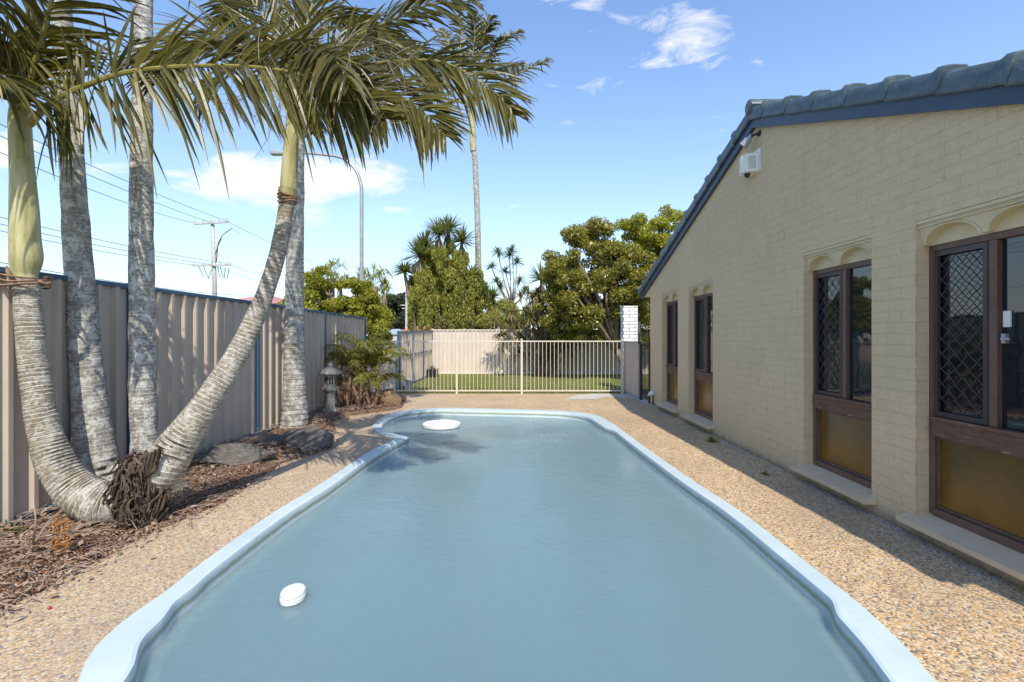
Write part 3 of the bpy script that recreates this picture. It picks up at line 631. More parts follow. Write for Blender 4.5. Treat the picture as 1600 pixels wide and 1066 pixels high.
def sheet_fence(root, P, zt, mat, rail, post, side=1, pw=.055, skip_first=False, z0=.03, pitch=.19, mid=False):
    for i in range(len(P)-1):
        a = Vector((*P[i], 0)); b = Vector((*P[i+1], 0)); d = (b-a).normalized(); za, zb = zt[i], zt[i+1]
        m = sheet_profile(a+d*.03, b-d*.03, z0+.03, min(za, zb)-.02, side=side, pitch=pitch)
        L = (b-a).length
        # shear the top of the sheet to follow the rail
        m.v = [(x, y, z if z < 1 else za+(zb-za)*((Vector((x, y, 0))-a).dot(d)/L)-.02) for x, y, z in m.v]
        m.build('panel', mat, root)
        t = MB(); n = Vector((d.y, -d.x, 0))*side*.012; t.bar(a+n+Vector((0, 0, za-.022))+d*.027, b+n+Vector((0, 0, zb-.022))-d*.027, .05, .045); t.build('top_rail', rail, root, bevel=.006)
        t = MB(); t.bar(a+n+Vector((0, 0, z0+.018))+d*.027, b+n+Vector((0, 0, z0+.018))-d*.027, .05, .05); t.build('bottom_rail', rail, root, bevel=.006)
        if mid: t = MB(); t.bar(a+n*2.8+Vector((0, 0, .9)), b+n*2.8+Vector((0, 0, .9)), .01, .05); t.build('middle_rail', rail, root)
    for i, p in enumerate(P):
        t = MB(); t.bx(p[0]-pw/2+.012*side, p[0]+pw/2+.012*side, p[1]-pw/2, p[1]+pw/2, -.02, zt[i]+.012); t.build('post', post, root, bevel=.005)
lf = empty('metal_fence', (-3.7, 6, 0), 'tan ribbed metal fence with navy rails and posts behind the palm trunks', 'fence')
LP = [(-3.83, -.1), (-3.80, 2.3), (-3.74, 4.72), (-3.66, 6.93), (-3.60, 9.25), (-3.55, 11.65)]
sheet_fence(lf, LP, [1.98, 1.96, 1.945, 1.93, 1.90, 1.87], M['fence'], M['navy'], M['navy'], side=1)
bf = empty('metal_fence', (1.5, 17.8, 0), 'cream ribbed metal fence across the back of the lawn', 'fence')
BP = [(-2.95, 17.75)]+[(-2.95+2.37*k, 17.75) for k in range(1, 6)]
sheet_fence(bf, BP, [1.66]*6, M['fenceback'], M['fenceback'], M['fenceback'], side=1, pitch=.15)
sf = empty('metal_fence', (-2.95, 15, 0), 'short tan fence with dark blue posts at the left of the lawn', 'fence')
sheet_fence(sf, [(-2.98, 12.7), (-2.96, 14.3), (-2.95, 15.9), (-2.95, 17.65)], [1.55, 1.57, 1.6, 1.62], M['fence'], M['navy'], M['navy'], side=1, pw=.09, mid=True)
wf = empty('low_fence', (-3.4, 12.8, 0), 'low tan metal fence panel behind the spiky garden palm', 'fence')
sheet_fence(wf, [(-4.9, 12.9), (-3.08, 12.72)], [1.27, 1.27], M['fence'], M['galv'], M['galv'], side=1)
# pool fence
pf = empty('pool_fence', (0, 12, 0), 'cream tubular pool fence with thin vertical bars across the far deck', 'fence')
PX = [-3.62, -1.37, .24, 2.74]; PY = 12.0
def tubular(root, a, b, zt, zb, mat, gap=.0965, r=.0075, rail=.03, name='panel'):
    a = Vector(a); b = Vector(b); L = (b-a).length; d = (b-a).normalized(); m = MB()
    m.bar(a+Vector((0, 0, zt)), b+Vector((0, 0, zt)), .03, rail); m.bar(a+Vector((0, 0, zb)), b+Vector((0, 0, zb)), .03, rail)
    n = max(1, round(L/gap)-1)
    for k in range(1, n+1):
        p = a+d*(L*k/(n+1)); m.tube([p+Vector((0, 0, zb+.01)), p+Vector((0, 0, zt-.01))], r, 6, caps=False)
    return m.build(name, mat, root)
for i in range(3): tubular(pf, (PX[i]+.03, PY, 0), (PX[i+1]-.03, PY, 0), 1.30, .075, M['cream'])
for x in PX:
    m = MB(); m.bx(x-.025, x+.025, PY-.025, PY+.025, -.01, 1.345); m.bx(x-.029, x+.029, PY-.029, PY+.029, 1.345, 1.362); m.build('post', M['cream'], pf, bevel=.003)
# pillar, gate
pil = empty('brick_pillar', (2.98, 12.45, 0), 'white painted brick pillar between the pool fence and the gate', 'pillar')
m = MB(); m.bx(2.83, 3.20, 12.30, 12.60, -.02, 2.19); m.build('shaft', M['wbrick'], pil, bevel=.006)
m = MB(); m.bx(2.825, 3.205, 12.295, 12.605, 2.19, 2.20); m.build('cap', M['white'], pil)
gt = empty('pool_gate', (2.9, 10.6, 0), 'black barred gate hung between a tall grey post and the house corner', 'gate')
tubular(gt, (2.885, 10.84, 0), (2.93, 10.28, 0), 1.27, .09, M['darkmetal'], .08, .009, .035, 'leaf')
m = MB(); m.bx(2.86, 2.915, 10.79, 10.84, 0, 1.30); m.bx(2.90, 2.94, 10.26, 10.285, 0, 1.30); m.build('stile', M['darkmetal'], gt)
m = MB(); m.bx(2.855, 2.90, 10.90, 10.96, 0, 1.76); m.build('post', M['galv'], gt, bevel=.003)
m = MB(); m.bx(2.85, 2.86, 10.86, 10.92, 1.25, 1.5); m.build('latch', M['black'], gt)
fp = empty('fence_panel', (2.8, 11.5, 0), 'narrow mauve grey solid panel between white pillar and gate post', 'fence panel')
m = sheet_profile((2.80, 12.1, 0), (2.865, 10.98, 0), .06, 1.28, side=1, pitch=.12, depth=.012); m.build('sheet', M['fence'], fp)
m = MB(); m.bar((2.80, 12.1, 1.29), (2.865, 10.98, 1.29), .035, .03); m.bar((2.80, 12.1, .05), (2.865, 10.98, .05), .035, .03); m.build('rail', M['galv'], fp)

# ------------------------------------------------------------------ things in the pool
dsk = empty('round_float', G(690, 663, WZ), 'round flat white disc lying in the water at the far left end', 'float disc')
c = G(690, 663, WZ+.04); m = MB(); m.lathe([(.28, -.05), (.315, -.03), (.318, .015), (.305, .022), (.30, .016), (.0, .018)][::1], c, 48); m.build('disc', M['white'], dsk, auto=40)
m = MB(); m.lathe([(.03, .0), (.03, .014), (.012, .016)], c+Vector((0, 0, .018)), 16); m.build('button', M['white'], dsk, auto=40)
fd = empty('chlorine_float', G(456, 930, WZ), 'small pear shaped white chlorine float near the left pool wall', 'chlorine float')
c = G(457, 926, WZ+.03)
def pear(r): r *= .86; return [(r*(1+.28*math.cos(a+.9))*math.cos(a)*1.05, r*(1+.28*math.cos(a+.9))*math.sin(a)*1.25) for a in [2*math.pi*k/40 for k in range(40)]]
def pearloft(levels):
    m = MB(); rs = [[(c.x+x, c.y+y, c.z+z) for x, y in pear(r)] for r, z in levels]; loft(rs, m); m.add(rs[-1], [tuple(range(40))]); m.add(rs[0], [tuple(reversed(range(40)))]); return m
pearloft([(.060, -.036), (.072, -.028), (.074, -.004), (.070, .0)]).build('rim', M['white'], fd, smooth=True)
pearloft([(.066, .002), (.072, .006), (.070, .020), (.062, .028), (.03, .032)]).build('lid', M['white'], fd, smooth=True)
m = MB(); m.tube([c+Vector((0, 0, -.03)), c+Vector((0, 0, -.16))], [.055, .05], 20); m.build('cartridge', M['white'], fd, auto=40)

# ------------------------------------------------------------------ palms
def ringed(pts, name, mat, root, step=.034, amp=.022, seg=28, lobes=0):
    """pts (px,py,Y,width px) -> tube whose radius steps at every leaf scar"""
    P = [(*at(a, b, Y), w*Y/F/2*OB(a)) for a, b, Y, w in pts]; S = spline(P, 200); L = [0]
    for i in range(1, 200): L.append(L[-1]+float(np.linalg.norm(S[i][:3]-S[i-1][:3])))
    tot = L[-1]; out = []; s = 0; k = 0
    while s < tot:
        st = step*random.uniform(.8, 1.2)
        for q, a in ((0, 1.0), (.12, 1+amp), (.3, 1+amp*.6), (.97, 1-amp*.2)):
            out.append((min(s+q*st, tot), a))
        s += st
    ps = []; rs = []
    for sv, a in out:
        i = min(198, max(0, int(np.searchsorted(L, sv))-1)); t = (sv-L[i])/max(1e-6, L[i+1]-L[i]); p = S[i]*(1-t)+S[i+1]*t
        ps.append(Vector(p[:3])); rs.append(p[3]*a*(1+.02*noise.noise((sv*5, 0, 3))))
    m = MB(); m.tube(ps, rs, seg)
    # slight irregularity round the stem
    m.v = [tuple(Vector(v)+Vector(noise.noise_vector(Vector(v)*6))*.006) for v in m.v]
    return m.build(name, mat, root, smooth=True)
def smooth_tube(pts, name, mat, root, seg=24, n=60):
    P = [(*at(a, b, Y), w*Y/F/2*OB(a)) for a, b, Y, w in pts]; S = spline(P, n); m = MB(); m.tube([Vector(s[:3]) for s in S], [s[3] for s in S], seg); return m.build(name, mat, root, smooth=True)
def frond(root, pts, lmax=.6, n=46, face=(0, -.8, .5), w=.027, droop=.2, lift=.03, fwd=.95, start=.16, r0=.022, px=True, both=(1, 1), mat=None, ragged=.12, name='frond', fan=0):
    P = [tuple(at(*p)) for p in pts] if px else [tuple(p) for p in pts]
    S = [Vector(s) for s in spline(P, 80)]; U = Vector(face).normalized(); m = MB()
    rr = [r0*(1-.86*i/79) for i in range(80)]; m.tube(S[::2]+[S[-1]], rr[::2]+[rr[-1]], 7); m.cur = 1; nr = len(m.f)
    for side in (1, -1):
        bend = both[0] if side > 0 else both[1]
        if bend == 0: continue
        n_ = int(n*1.35)
        for i in range(n_):
            t = start+(1-start)*(i+random.uniform(-.35, .35))/(n_-1); t = min(.995, max(start*.8, t)); x = t*79; k = int(x); p = S[k].lerp(S[min(79, k+1)], x-k)
            T = (S[min(79, k+2)]-S[max(0, k-2)]).normalized(); Sd = T.cross(U).normalized()*side; Uo = Sd.cross(T)*side
            if Uo.dot(U) < 0: Uo = -Uo
            q = (t-start)/(1-start); L = lmax*bend*(.55+1.5*q*(1-q)+.12*(1-q))*(1-.45*max(0, q-.8)/.2)*random.uniform(1-ragged*1.6, 1+ragged)
            f = fwd-fan*max(0, 1-q*2.6)+1.3*max(0, q-.7)+random.gauss(0, .13)+(random.uniform(-.5, .5) if random.random() < .12 else 0)
            dv = (Sd+T*f+Uo*(lift+random.gauss(0, .17))).normalized(); dr = droop*random.uniform(.6, 1.5); ns = 6
            wd = dv.cross(Uo).normalized(); tw = random.uniform(-.5, .5); wd = (wd+Uo*tw).normalized(); vs = []; kk = random.random()
            for j in range(ns+1):
                s = j/ns; c = p+dv*(L*s)+Vector((0, 0, -1))*(L*dr*s**2.2*(1.0 if kk < .8 else 2.6))+Uo*(.02*math.sin(s*3+i))
                ww = w*(.35+.65*min(1, s*5))*(1-s**2.2)**.7*random.uniform(.94, 1.06)*.5+.0012
                fold = Uo*(ww*.5); vs += [c-wd*ww+fold, c, c+wd*ww+fold]
            fs = [q_ for j in range(ns) for q_ in ((j*3, j*3+1, j*3+4, j*3+3), (j*3+1, j*3+2, j*3+5, j*3+4))]
            m.add(vs, fs)
    return m.build(name, [M['rachis'], mat or M['frond']], root, smooth=False)
def rfrond(root, c, az, el, L, **k):
    """frond from a crown point, by azimuth and elevation, arching over"""
    c = Vector(c); h = Vector((math.cos(az), math.sin(az), 0)); P = [c]
    for i in range(1, 6):
        s = i/5; a = el-s*s*1.5; P.append(P[-1]+(h*math.cos(a)+Vector((0, 0, 1))*math.sin(a))*L/5)
    f = (-h*math.sin(el)+Vector((0, 0, 1))*math.cos(el)) if el < 1.4 else -h
    return frond(root, P, px=False, face=f+Vector((0, 0, .3)), **k)
grp = None
YA_ = 3.62
pa = empty('palm_tree', at(180, 820, YA_), 'palm with swooping ringed trunk and fat green crownshaft, leftmost of the clump', 'palm tree')
ringed([(192, 785, 3.66, 66), (172, 788, 3.64, 80), (146, 782, YA_, 84), (112, 758, YA_, 76), (82, 712, YA_, 64), (63, 640, YA_, 54), (51, 560, YA_, 50), (45, 500, YA_, 48), (40, 436, YA_, 47)], 'trunk', M['trunkr'], pa, step=.031, seg=36)
smooth_tube([(39, 440, YA_, 46), (38, 428, YA_, 46), (40, 412, YA_, 54), (41, 398, YA_, 56), (39, 370, YA_, 53), (38, 330, YA_, 50), (35, 270, YA_, 43), (32, 215, YA_, 40), (31, 180, YA_, 38), (33, 150, YA_, 26), (36, 120, YA_, 10)], 'crownshaft', M['shaft'], pa)
m = MB()
for k, (a, b, w_) in enumerate(((12, 70, 434), (10, 78, 440), (14, 66, 446))):
    pts = [at(41, w_, YA_)+Vector((math.cos(t)*.135*(1+.06*math.sin(3*t+k)), math.sin(t)*.135, .012*math.sin(2*t+k))) for t in [i*.42+k for i in range(15)]]; m.tube(pts, [.013-.0005*i for i in range(15)], 6)
m.tube([at(62, 440, YA_-.1), at(74, 444, YA_-.15), at(80, 441, YA_-.15)], [.014, .012, .006], 6); m.tube([at(20, 436, YA_-.1), at(12, 425, YA_-.12), at(10, 416, YA_-.1)], [.016, .014, .006], 6); m.build('husk_ring', M['husk'], pa, smooth=True)
FA = dict(face=(0, -.85, .42))
frond(pa, [(46, 195, 3.58), (75, 165, 3.52), (120, 140, 3.46), (200, 113, 3.35), (320, 103, 3.25), (440, 110, 3.2), (530, 140, 3.2), (600, 185, 3.2)], lmax=.62, n=84, w=.032, droop=.16, lift=0, fwd=.85, fan=1.2, r0=.026, both=(.95, .95), face=(0, -1, .12))
m = MB()
for k in range(90):
    t = random.random(); p = at(330+t*300, random.uniform(70, 190)+t*20, random.uniform(3.1, 3.4)); d = Vector((random.uniform(-.1, .2), random.uniform(-.08, .08), random.uniform(-.16, .04))); c = Vector((random.gauss(0, .05), random.gauss(0, .05), random.gauss(0, .05)))
    m.tube([p-d, p-d*.4+c, p+d*.4+c*1.4, p+d*1.2-Vector((0, 0, .06))], [.0012, .002, .0018, .0008], 4)
m.build('dead_strand', M['dryleaf'], pa)
frond(pa, [(36, 180, 3.6), (52, 110, 3.55), (72, 40, 3.45), (92, -60, 3.3), (110, -150, 3.1)], lmax=.62, n=44, droop=.28, face=(.5, -.8, .2), w=.028, r0=.028)
frond(pa, [(28, 185, 3.6), (5, 140, 3.5), (-50, 110, 3.4), (-140, 130, 3.3), (-220, 220, 3.2)], lmax=.6, n=40, droop=.22, face=(0, -.9, .3), w=.028)
frond(pa, [(30, 170, 3.65), (10, 80, 3.5), (-30, 0, 3.2), (-80, -50, 2.9)], lmax=.62, n=40, droop=.28, face=(.6, -.5, .5), w=.028)
frond(pa, [(36, 160, 3.65), (50, 60, 3.9), (40, -40, 4.2), (10, -120, 4.6)], lmax=.6, n=40, droop=.22, face=(0, .5, .8), w=.028)
frond(pa, [(28, 175, 3.62), (15, 150, 3.4), (10, 125, 3.1), (-20, 120, 2.75)], lmax=.5, n=30, droop=.28, face=(.2, 0, 1), w=.03)
YB_ = 4.15
pb = empty('palm_tree', at(150, 735, YB_), 'thick pale lichen trunk palm, second from left in the clump', 'palm tree')
ringed([(165, 800, YB_, 110), (152, 742, YB_, 88), (147, 700, YB_, 74), (141, 640, YB_, 62), (132, 540, YB_, 55), (125, 440, YB_, 50), (115, 300, YB_, 44), (106, 160, YB_, 38), (98, 40, YB_, 34), (92, -100, YB_, 30), (88, -260, YB_, 27), (86, -330, YB_, 26)], 'trunk', M['trunkl'], pb, step=.055, amp=.012, seg=36)
cb_ = at(84, -560, YB_); smooth_tube([(86, -328, YB_, 28), (85, -345, YB_, 36), (85, -400, YB_, 34), (84, -520, YB_, 24), (84, -570, YB_, 12)], 'crownshaft', M['shaft'], pb)
for k in range(8): rfrond(pb, cb_, k*.8+.2, R(random.uniform(15, 60)), 2.4, lmax=.6, n=34)
pc = empty('palm_tree', at(224, 720, YB_), 'straight grey trunk palm, third from left in the clump', 'palm tree')
YC_ = 4.3
ringed([(228, 760, YC_, 60), (226, 690, YC_, 46), (223, 600, YC_, 45), (222, 480, YC_, 43), (221, 360, YC_, 40), (221, 240, YC_, 37), (223, 120, YC_, 33), (225, 0, YC_, 30), (228, -200, YC_, 27), (230, -400, YC_, 26)], 'trunk', M['trunkl'], pc, step=.05, amp=.012, seg=32)
smooth_tube([(230, -398, YC_, 28), (230, -415, YC_, 36), (230, -480, YC_, 32), (231, -600, YC_, 22), (231, -650, YC_, 10)], 'crownshaft', M['shaft'], pc)
for k in range(8): rfrond(pc, at(231, -630, YC_), k*.8+.5, R(random.uniform(15, 60)), 2.3, lmax=.6, n=34)
YD_ = 3.95
pd = empty('palm_tree', at(240, 770, YD_), 'palm with slender ringed trunk leaning right out of the clump', 'palm tree')
ringed([(214, 782, 3.76, 34), (236, 757, 3.78, 66), (254, 730, 3.8, 78), (277, 695, 3.86, 66), (314, 642, 3.92, 50), (353, 583, 4.0, 41), (388, 520, 4.1, 34), (416, 455, 4.16, 29), (434, 395, 4.2, 26), (444, 345, 4.2, 25), (449, 312, 4.2, 25)], 'trunk', M['trunkr'], pd, step=.036, amp=.02)
smooth_tube([(449, 308, 4.2, 23), (450, 298, 4.2, 25), (451, 288, 4.2, 27), (454, 240, 4.2, 25), (457, 195, 4.2, 22), (459, 160, 4.2, 16), (460, 120, 4.2, 8)], 'crownshaft', M['shaft'], pd)
m = MB()
for k in range(3):
    pts = [at(449, 306+k*5, 4.2)+Vector((math.cos(t)*.072, math.sin(t)*.072, .01*math.sin(2*t+k))) for t in [i*.42+k for i in range(15)]]; m.tube(pts, [.010]*15, 6)
m.tube([at(441, 304, 4.12), at(436, 298, 4.1), at(437, 292, 4.1)], .01, 6); m.build('husk_ring', M['husk'], pd, smooth=True)
Y4 = 4.2
DF = [
 ([(462, 175, Y4), (500, 125, 4.1), (584, 100, 4.0), (660, 94, 3.9), (710, 104, 3.85), (770, 142, 3.8), (802, 175, 3.8)], dict(lmax=.55, n=56, both=(.9, .8), droop=.3)),
 ([(460, 160, Y4), (520, 80, 4.1), (606, 34, 4.0), (670, 8, 3.9), (744, 1, 3.8)], dict(lmax=.48, n=50, droop=.2, both=(.8, .9))),
 ([(458, 150, Y4), (440, 80, 4.3), (400, 10, 4.4), (350, -50, 4.5)], dict(lmax=.55, n=44)),
 ([(458, 160, Y4), (475, 60, 4.3), (500, -30, 4.4), (540, -110, 4.4)], dict(lmax=.55, n=44)),
 ([(455, 170, Y4), (410, 95, 4.0), (345, 62, 3.8), (280, 75, 3.6), (250, 120, 3.5)], dict(lmax=.5, n=48, droop=.25)),
 ([(463, 180, Y4), (520, 140, 3.9), (590, 140, 3.7), (650, 165, 3.6), (695, 212, 3.5)], dict(lmax=.45, n=52, droop=.3)),
 ([(462, 165, Y4), (510, 90, 4.5), (570, 60, 4.9), (640, 80, 5.2), (690, 120, 5.4)], dict(lmax=.55, n=48, droop=.4)),
 ([(456, 165, Y4), (430, 110, 4.6), (390, 90, 5.0), (340, 120, 5.3), (310, 160, 5.4)], dict(lmax=.5, n=44, droop=.3)),
 ([(460, 165, Y4), (470, 110, 3.9), (490, 80, 3.5), (520, 90, 3.2), (545, 130, 3.0)], dict(lmax=.42, n=46, droop=.6, face=(0, -.2, 1))),
]
for pts, kw in DF:
    kw = dict(kw); kw.setdefault('face', (0, -.9, .35)); kw['droop'] = kw.get('droop', .2)*.6; kw.setdefault('fwd', 1.35); frond(pd, pts, w=.025, r0=.016, **kw)
m = MB()
for k in range(70):
    p = at(random.uniform(430, 660), random.uniform(60, 150), random.uniform(3.6, 4.2)); d = Vector((random.uniform(-.15, .25), random.uniform(-.1, .1), random.uniform(-.2, .05))); c = Vector((random.gauss(0, .05), random.gauss(0, .05), random.gauss(0, .05)))
    m.tube([p-d, p-d*.4+c, p+d*.4+c*1.3, p+d*1.2-Vector((0, 0, .08))], [.002, .003, .0028, .001], 4)
m.build('dead_strand', M['dryleaf'], pd)
YE_ = 7.4
pe = empty('palm_tree', at(460, 674, YE_), 'upright lichen trunk palm standing alone near the stone lantern', 'palm tree')
ringed([(459, 685, YE_, 52), (460, 668, YE_, 46), (461, 640, YE_, 41), (460, 590, YE_, 35), (460, 500, YE_, 31), (461, 400, YE_, 28), (463, 300, YE_, 25), (465, 200, YE_, 22), (466, 150, YE_, 21)], 'trunk', M['trunkl'], pe, step=.075, amp=.03)
smooth_tube([(466, 152, YE_, 21), (466, 140, YE_, 25), (467, 100, YE_, 24), (468, 40, YE_, 16), (468, 10, YE_, 8)], 'crownshaft', M['shaft'], pe)
for k in range(8): rfrond(pe, at(468, 30, YE_), k*.785+.3, R(random.uniform(10, 62)), 2.5, lmax=.62, n=44, w=.045, r0=.024)
# tall far palm
pfm = empty('palm_tree', at(748, 560, 20), 'tall slender palm rising alone behind the back fence', 'palm tree')
smooth_tube([(750, 560, 20, 11), (748, 440, 20, 10), (746, 340, 20, 9), (742, 250, 20, 8.5), (740, 236, 20, 8.5)], 'trunk', M['trunkl'], pfm, 14)
smooth_tube([(740, 237, 20, 10), (739, 225, 20, 10.5), (738, 195, 20, 8.5), (737, 172, 20, 8), (737, 150, 20, 6)], 'crownshaft', M['shaft'], pfm, 14)
for i, (q) in enumerate([[(738, 165), (760, 110), (785, 65), (812, 48)], [(738, 160), (775, 135), (820, 110), (858, 92)], [(737, 165), (735, 110), (742, 60), (738, 22)], [(737, 165), (715, 110), (700, 65), (690, 45)],
                          [(737, 165), (765, 120), (790, 105), (815, 100)], [(737, 168), (710, 140), (685, 130), (660, 150)], [(738, 168), (760, 150), (785, 150), (802, 172)], [(738, 160), (750, 90), (758, 50), (768, 28)], [(737, 165), (720, 90), (722, 50), (715, 25)],
                          [(737, 170), (715, 158), (700, 165), (690, 180)], [(738, 165), (745, 120), (770, 80), (780, 60)]]):
    yo = [0, .6, -.8, 1.0, -1.0, .3, .8, -.5, 1.2, .5, -1.5][i]
    frond(pfm, [(a, b, 20+yo*k/3) for k, (a, b) in enumerate(q)], lmax=.85, n=26, w=.075, r0=.05, start=.3, fwd=1.0, droop=.35, face=(0, -.7, .7))
# root ball of the clump
m = MB(); rc = Vector((at(218, 0, 3.70).x, 3.70, .20))
for k in range(520):
    a = random.uniform(0, 6.28); ph = random.uniform(.1, 2.0); tw = random.uniform(-1.1, 1.1); pts = []; sc_ = random.uniform(.86, 1.2)*(1+.18*math.sin(3*a))
    for j in range(5):
        q = ph+j*random.uniform(.06, .26); aa = a+tw*j*.22; pts.append(rc+Vector((math.sin(q)*math.cos(aa)*.135, math.sin(q)*math.sin(aa)*.16, math.cos(q)*.255+.02))*sc_+Vector((random.gauss(0, .012), random.gauss(0, .012), random.gauss(0, .012))))
    w_ = random.uniform(.4, 1.25); m.tube(pts, [.006*w_, .012*w_, .011*w_, .008*w_, .003], 5)
for k in range(5):
    a = random.uniform(-.6, 1.4); m.tube([rc+Vector((.02, -.05, .12)), rc+Vector((.06+.03*k, -.08, .25)), rc+Vector((.07+.035*k, -.07, .33+.02*k)), rc+Vector((.12+.03*k, -.08, .37))], [.02, .018, .014, .006], 6)
m.build('root_mass', M['root'], pa, smooth=True)
m = MB(); m.lathe([(.10, -.28), (.12, -.2), (.115, 0), (.09, .12), (.04, .2)], rc, 16); m.build('root_core', M['root'], pa, smooth=True)

# ------------------------------------------------------------------ foliage tools
def leafcloud(name, clumps, mat, root, size=.1, asp=.5, droop=0, upb=.4):
    Vs = []
    for (c, r, n) in clumps:
        n = int(n*3.0); r = np.array(r if hasattr(r, '__len__') else (r, r, r)); d = rng.normal(size=(n, 3)); d /= np.linalg.norm(d, axis=1)[:, None]
        rad = rng.random(n)**.45; P = np.array(c)+d*rad[:, None]*r
        nrm = d*.7+rng.normal(size=(n, 3))*.7+np.array([0, 0, upb]); nrm /= np.linalg.norm(nrm, axis=1)[:, None]
        t = rng.normal(size=(n, 3))+np.array([0, 0, -droop]); t -= nrm*(t*nrm).sum(1)[:, None]; t /= np.linalg.norm(t, axis=1)[:, None]; b = np.cross(nrm, t)
        L = (size*rng.uniform(.6, 1.3, n))[:, None]; W = L*asp
        Vs.append(np.stack([P-t*L*.5, P+b*W*.5+nrm*L*.08, P+t*L*.5-nrm*L*.1, P-b*W*.5+nrm*L*.08], 1))
    V = np.concatenate(Vs).reshape(-1, 3); return npmesh(name, V, np.arange(len(V)).reshape(-1, 4), mat, root)
def clumps_in(c, r, k, cr, n, shell=.75, zmin=None):
    o = []; c = np.array(c); r = np.array(r)
    while len(o) < k:
        d = rng.normal(size=3); d /= np.linalg.norm(d); p = c+d*r*(shell+(1-shell)*rng.random() if rng.random() < .75 else rng.random()*.7)
        if zmin is not None and p[2] < zmin: continue
        s = rng.uniform(.6, 1.25); o.append((p, (cr*s, cr*s, cr*s*.7), n*s*s))
    return o
def limbs(root, base, tops, r0, mat, name='trunk', split=.4):
    m = MB(); base = Vector(base); cen = Vector((sum(t[0] for t in tops)/len(tops), sum(t[1] for t in tops)/len(tops), sum(t[2] for t in tops)/len(tops))); fork = base.lerp(cen, split)
    m.tube([base-Vector((0, 0, .1)), base.lerp(fork, .5)+Vector((.04, .02, 0)), fork], [r0*1.25, r0, r0*.85], 9)
    for t in tops:
        t = Vector(t); mid = fork.lerp(t, .5)+Vector((random.uniform(-.2, .2), random.uniform(-.2, .2), random.uniform(-.05, .25))); m.tube([fork-Vector((0, 0, .1)), mid, t], [r0*.55, r0*.33, r0*.10], 6)
    return m.build(name, mat, root, smooth=True)
def rosette(name, mat, root, c, n, L, w, up=.2, droop=.25, mb=None, spread=1.0):
    m = mb or MB(); c = Vector(c)
    for k in range(n):
        a = random.uniform(0, 6.28); e = math.asin(random.uniform(max(-1, -.45+up), min(1, 1 if up > -.5 else -.2))); d = Vector((math.cos(a)*math.cos(e)*spread, math.sin(a)*math.cos(e)*spread, math.sin(e))); sd = d.cross(Vector((0, 0, 1))); sd = sd.normalized() if sd.length > .05 else Vector((1, 0, 0)); u_ = sd.cross(d); l = L*random.uniform(.75, 1.1); vs = []
        for j in range(5):
            s = j/4; p = c+d*l*s-Vector((0, 0, 1))*l*droop*s*s*random.uniform(.7, 1.3); ww = w*(.6+.4*math.sin(s*3))*(1-s**3)+.002; vs += [p-sd*ww+u_*ww*.3, p, p+sd*ww+u_*ww*.3]
        m.add(vs, [q for j in range(4) for q in ((j*3, j*3+1, j*3+4, j*3+3), (j*3+1, j*3+2, j*3+5, j*3+4))])
    return m if mb is not None else m.build(name, mat, root)

# big leafy tree right of centre
def tree(name, label, base, clumps, mat, size, asp, r0, cat='tree', lab2=None, split=.4, bark='bark', ntop=16, droop=0):
    r = empty(name, base, label, cat); leafcloud('crown', clumps, M[mat], r, size*1.05, asp, droop)
    idx = list(range(len(clumps))); random.shuffle(idx); limbs(r, base, [tuple(clumps[i][0]) for i in idx[:ntop]], r0, M[bark], split=split); return r
YT = 15.6
c1 = clumps_in(at(930, 435, YT), (1.6, 1.4, 1.85), 100, .36, 140, .6) + clumps_in(at(880, 470, YT), (.9, 1.0, 1.3), 26, .3, 120) + clumps_in(at(985, 460, YT), (.9, 1.1, 1.6), 44, .34, 130)+clumps_in(at(905, 500, YT), (1.1, .8, .7), 26, .3, 120)
tree('leafy_tree', 'broad glossy dark green tree overhanging the cream back fence', (at(985, 0, YT).x, YT, 0), c1, 'fig', .098, .5, .13, split=.33, ntop=26)
c2 = clumps_in(at(1045, 385, 17), (1.5, 1.2, 1.45), 64, .36, 130, .6)+clumps_in(at(1010, 480, 17), (.8, 1, 1.8), 26, .34, 120) + clumps_in(at(1010, 360, 16.5), (.9, .8, .5), 14, .3, 120)
tree('leafy_tree', 'yellow green tree rising behind the roof edge of the house', (at(1040, 0, 17).x, 17, 0), c2, 'figy', .10, .5, .12, ntop=18)
# weeping shrub with yucca heads
YS = 18.9
cw = clumps_in(at(692, 432, YS), (1.05, .8, 1.35), 80, .26, 150, .55)+clumps_in(at(662, 460, YS), (.62, .7, 1.15), 34, .24, 140)+clumps_in(at(735, 462, YS), (.6, .6, .95), 30, .24, 120)+[((at(650+random.uniform(-10, 90), 500+random.uniform(-22, 8), 18.2)), (.13, .2, .45), 90) for _ in range(16)]
cw = [(c, (r[0]*.75, r[1]*.75, r[2]*2.1), n) for c, r, n in cw]
tree('weeping_tree', 'rounded weeping green tree draping over the back fence', (at(700, 0, YS).x, YS, 0), cw, 'weep', .13, .28, .12, droop=2.2, ntop=10)
def yucca(label, base, heads, L=.75, n=110, w=.028, r=.09, mat='yucca', name='yucca_tree', skirt=True, dr=.12):
    root = empty(name, base, label, 'yucca'); base = Vector(base); m = MB()
    for h in heads:
        h = Vector(h); fk = base.lerp(h, .5)+Vector((0, 0, -.1)); fk.x = base.x+(h.x-base.x)*.35; m.tube([base, fk, h.lerp(fk, .25), h], [r*1.3, r, r*.8, r*.6], 9)
    m.build('trunk', M['bark'], root, smooth=True)
    for h in heads:
        rosette('leaf_head', M[mat], root, h, n, L, w, .25, dr)
        if skirt:
            s = MB(); rosette('', None, None, Vector(h)-Vector((0, 0, .15)), int(n*.5), L*.7, w*.9, -.9, .9, s, .5); s.build('dead_skirt', M['dryleaf'], root)
    return root
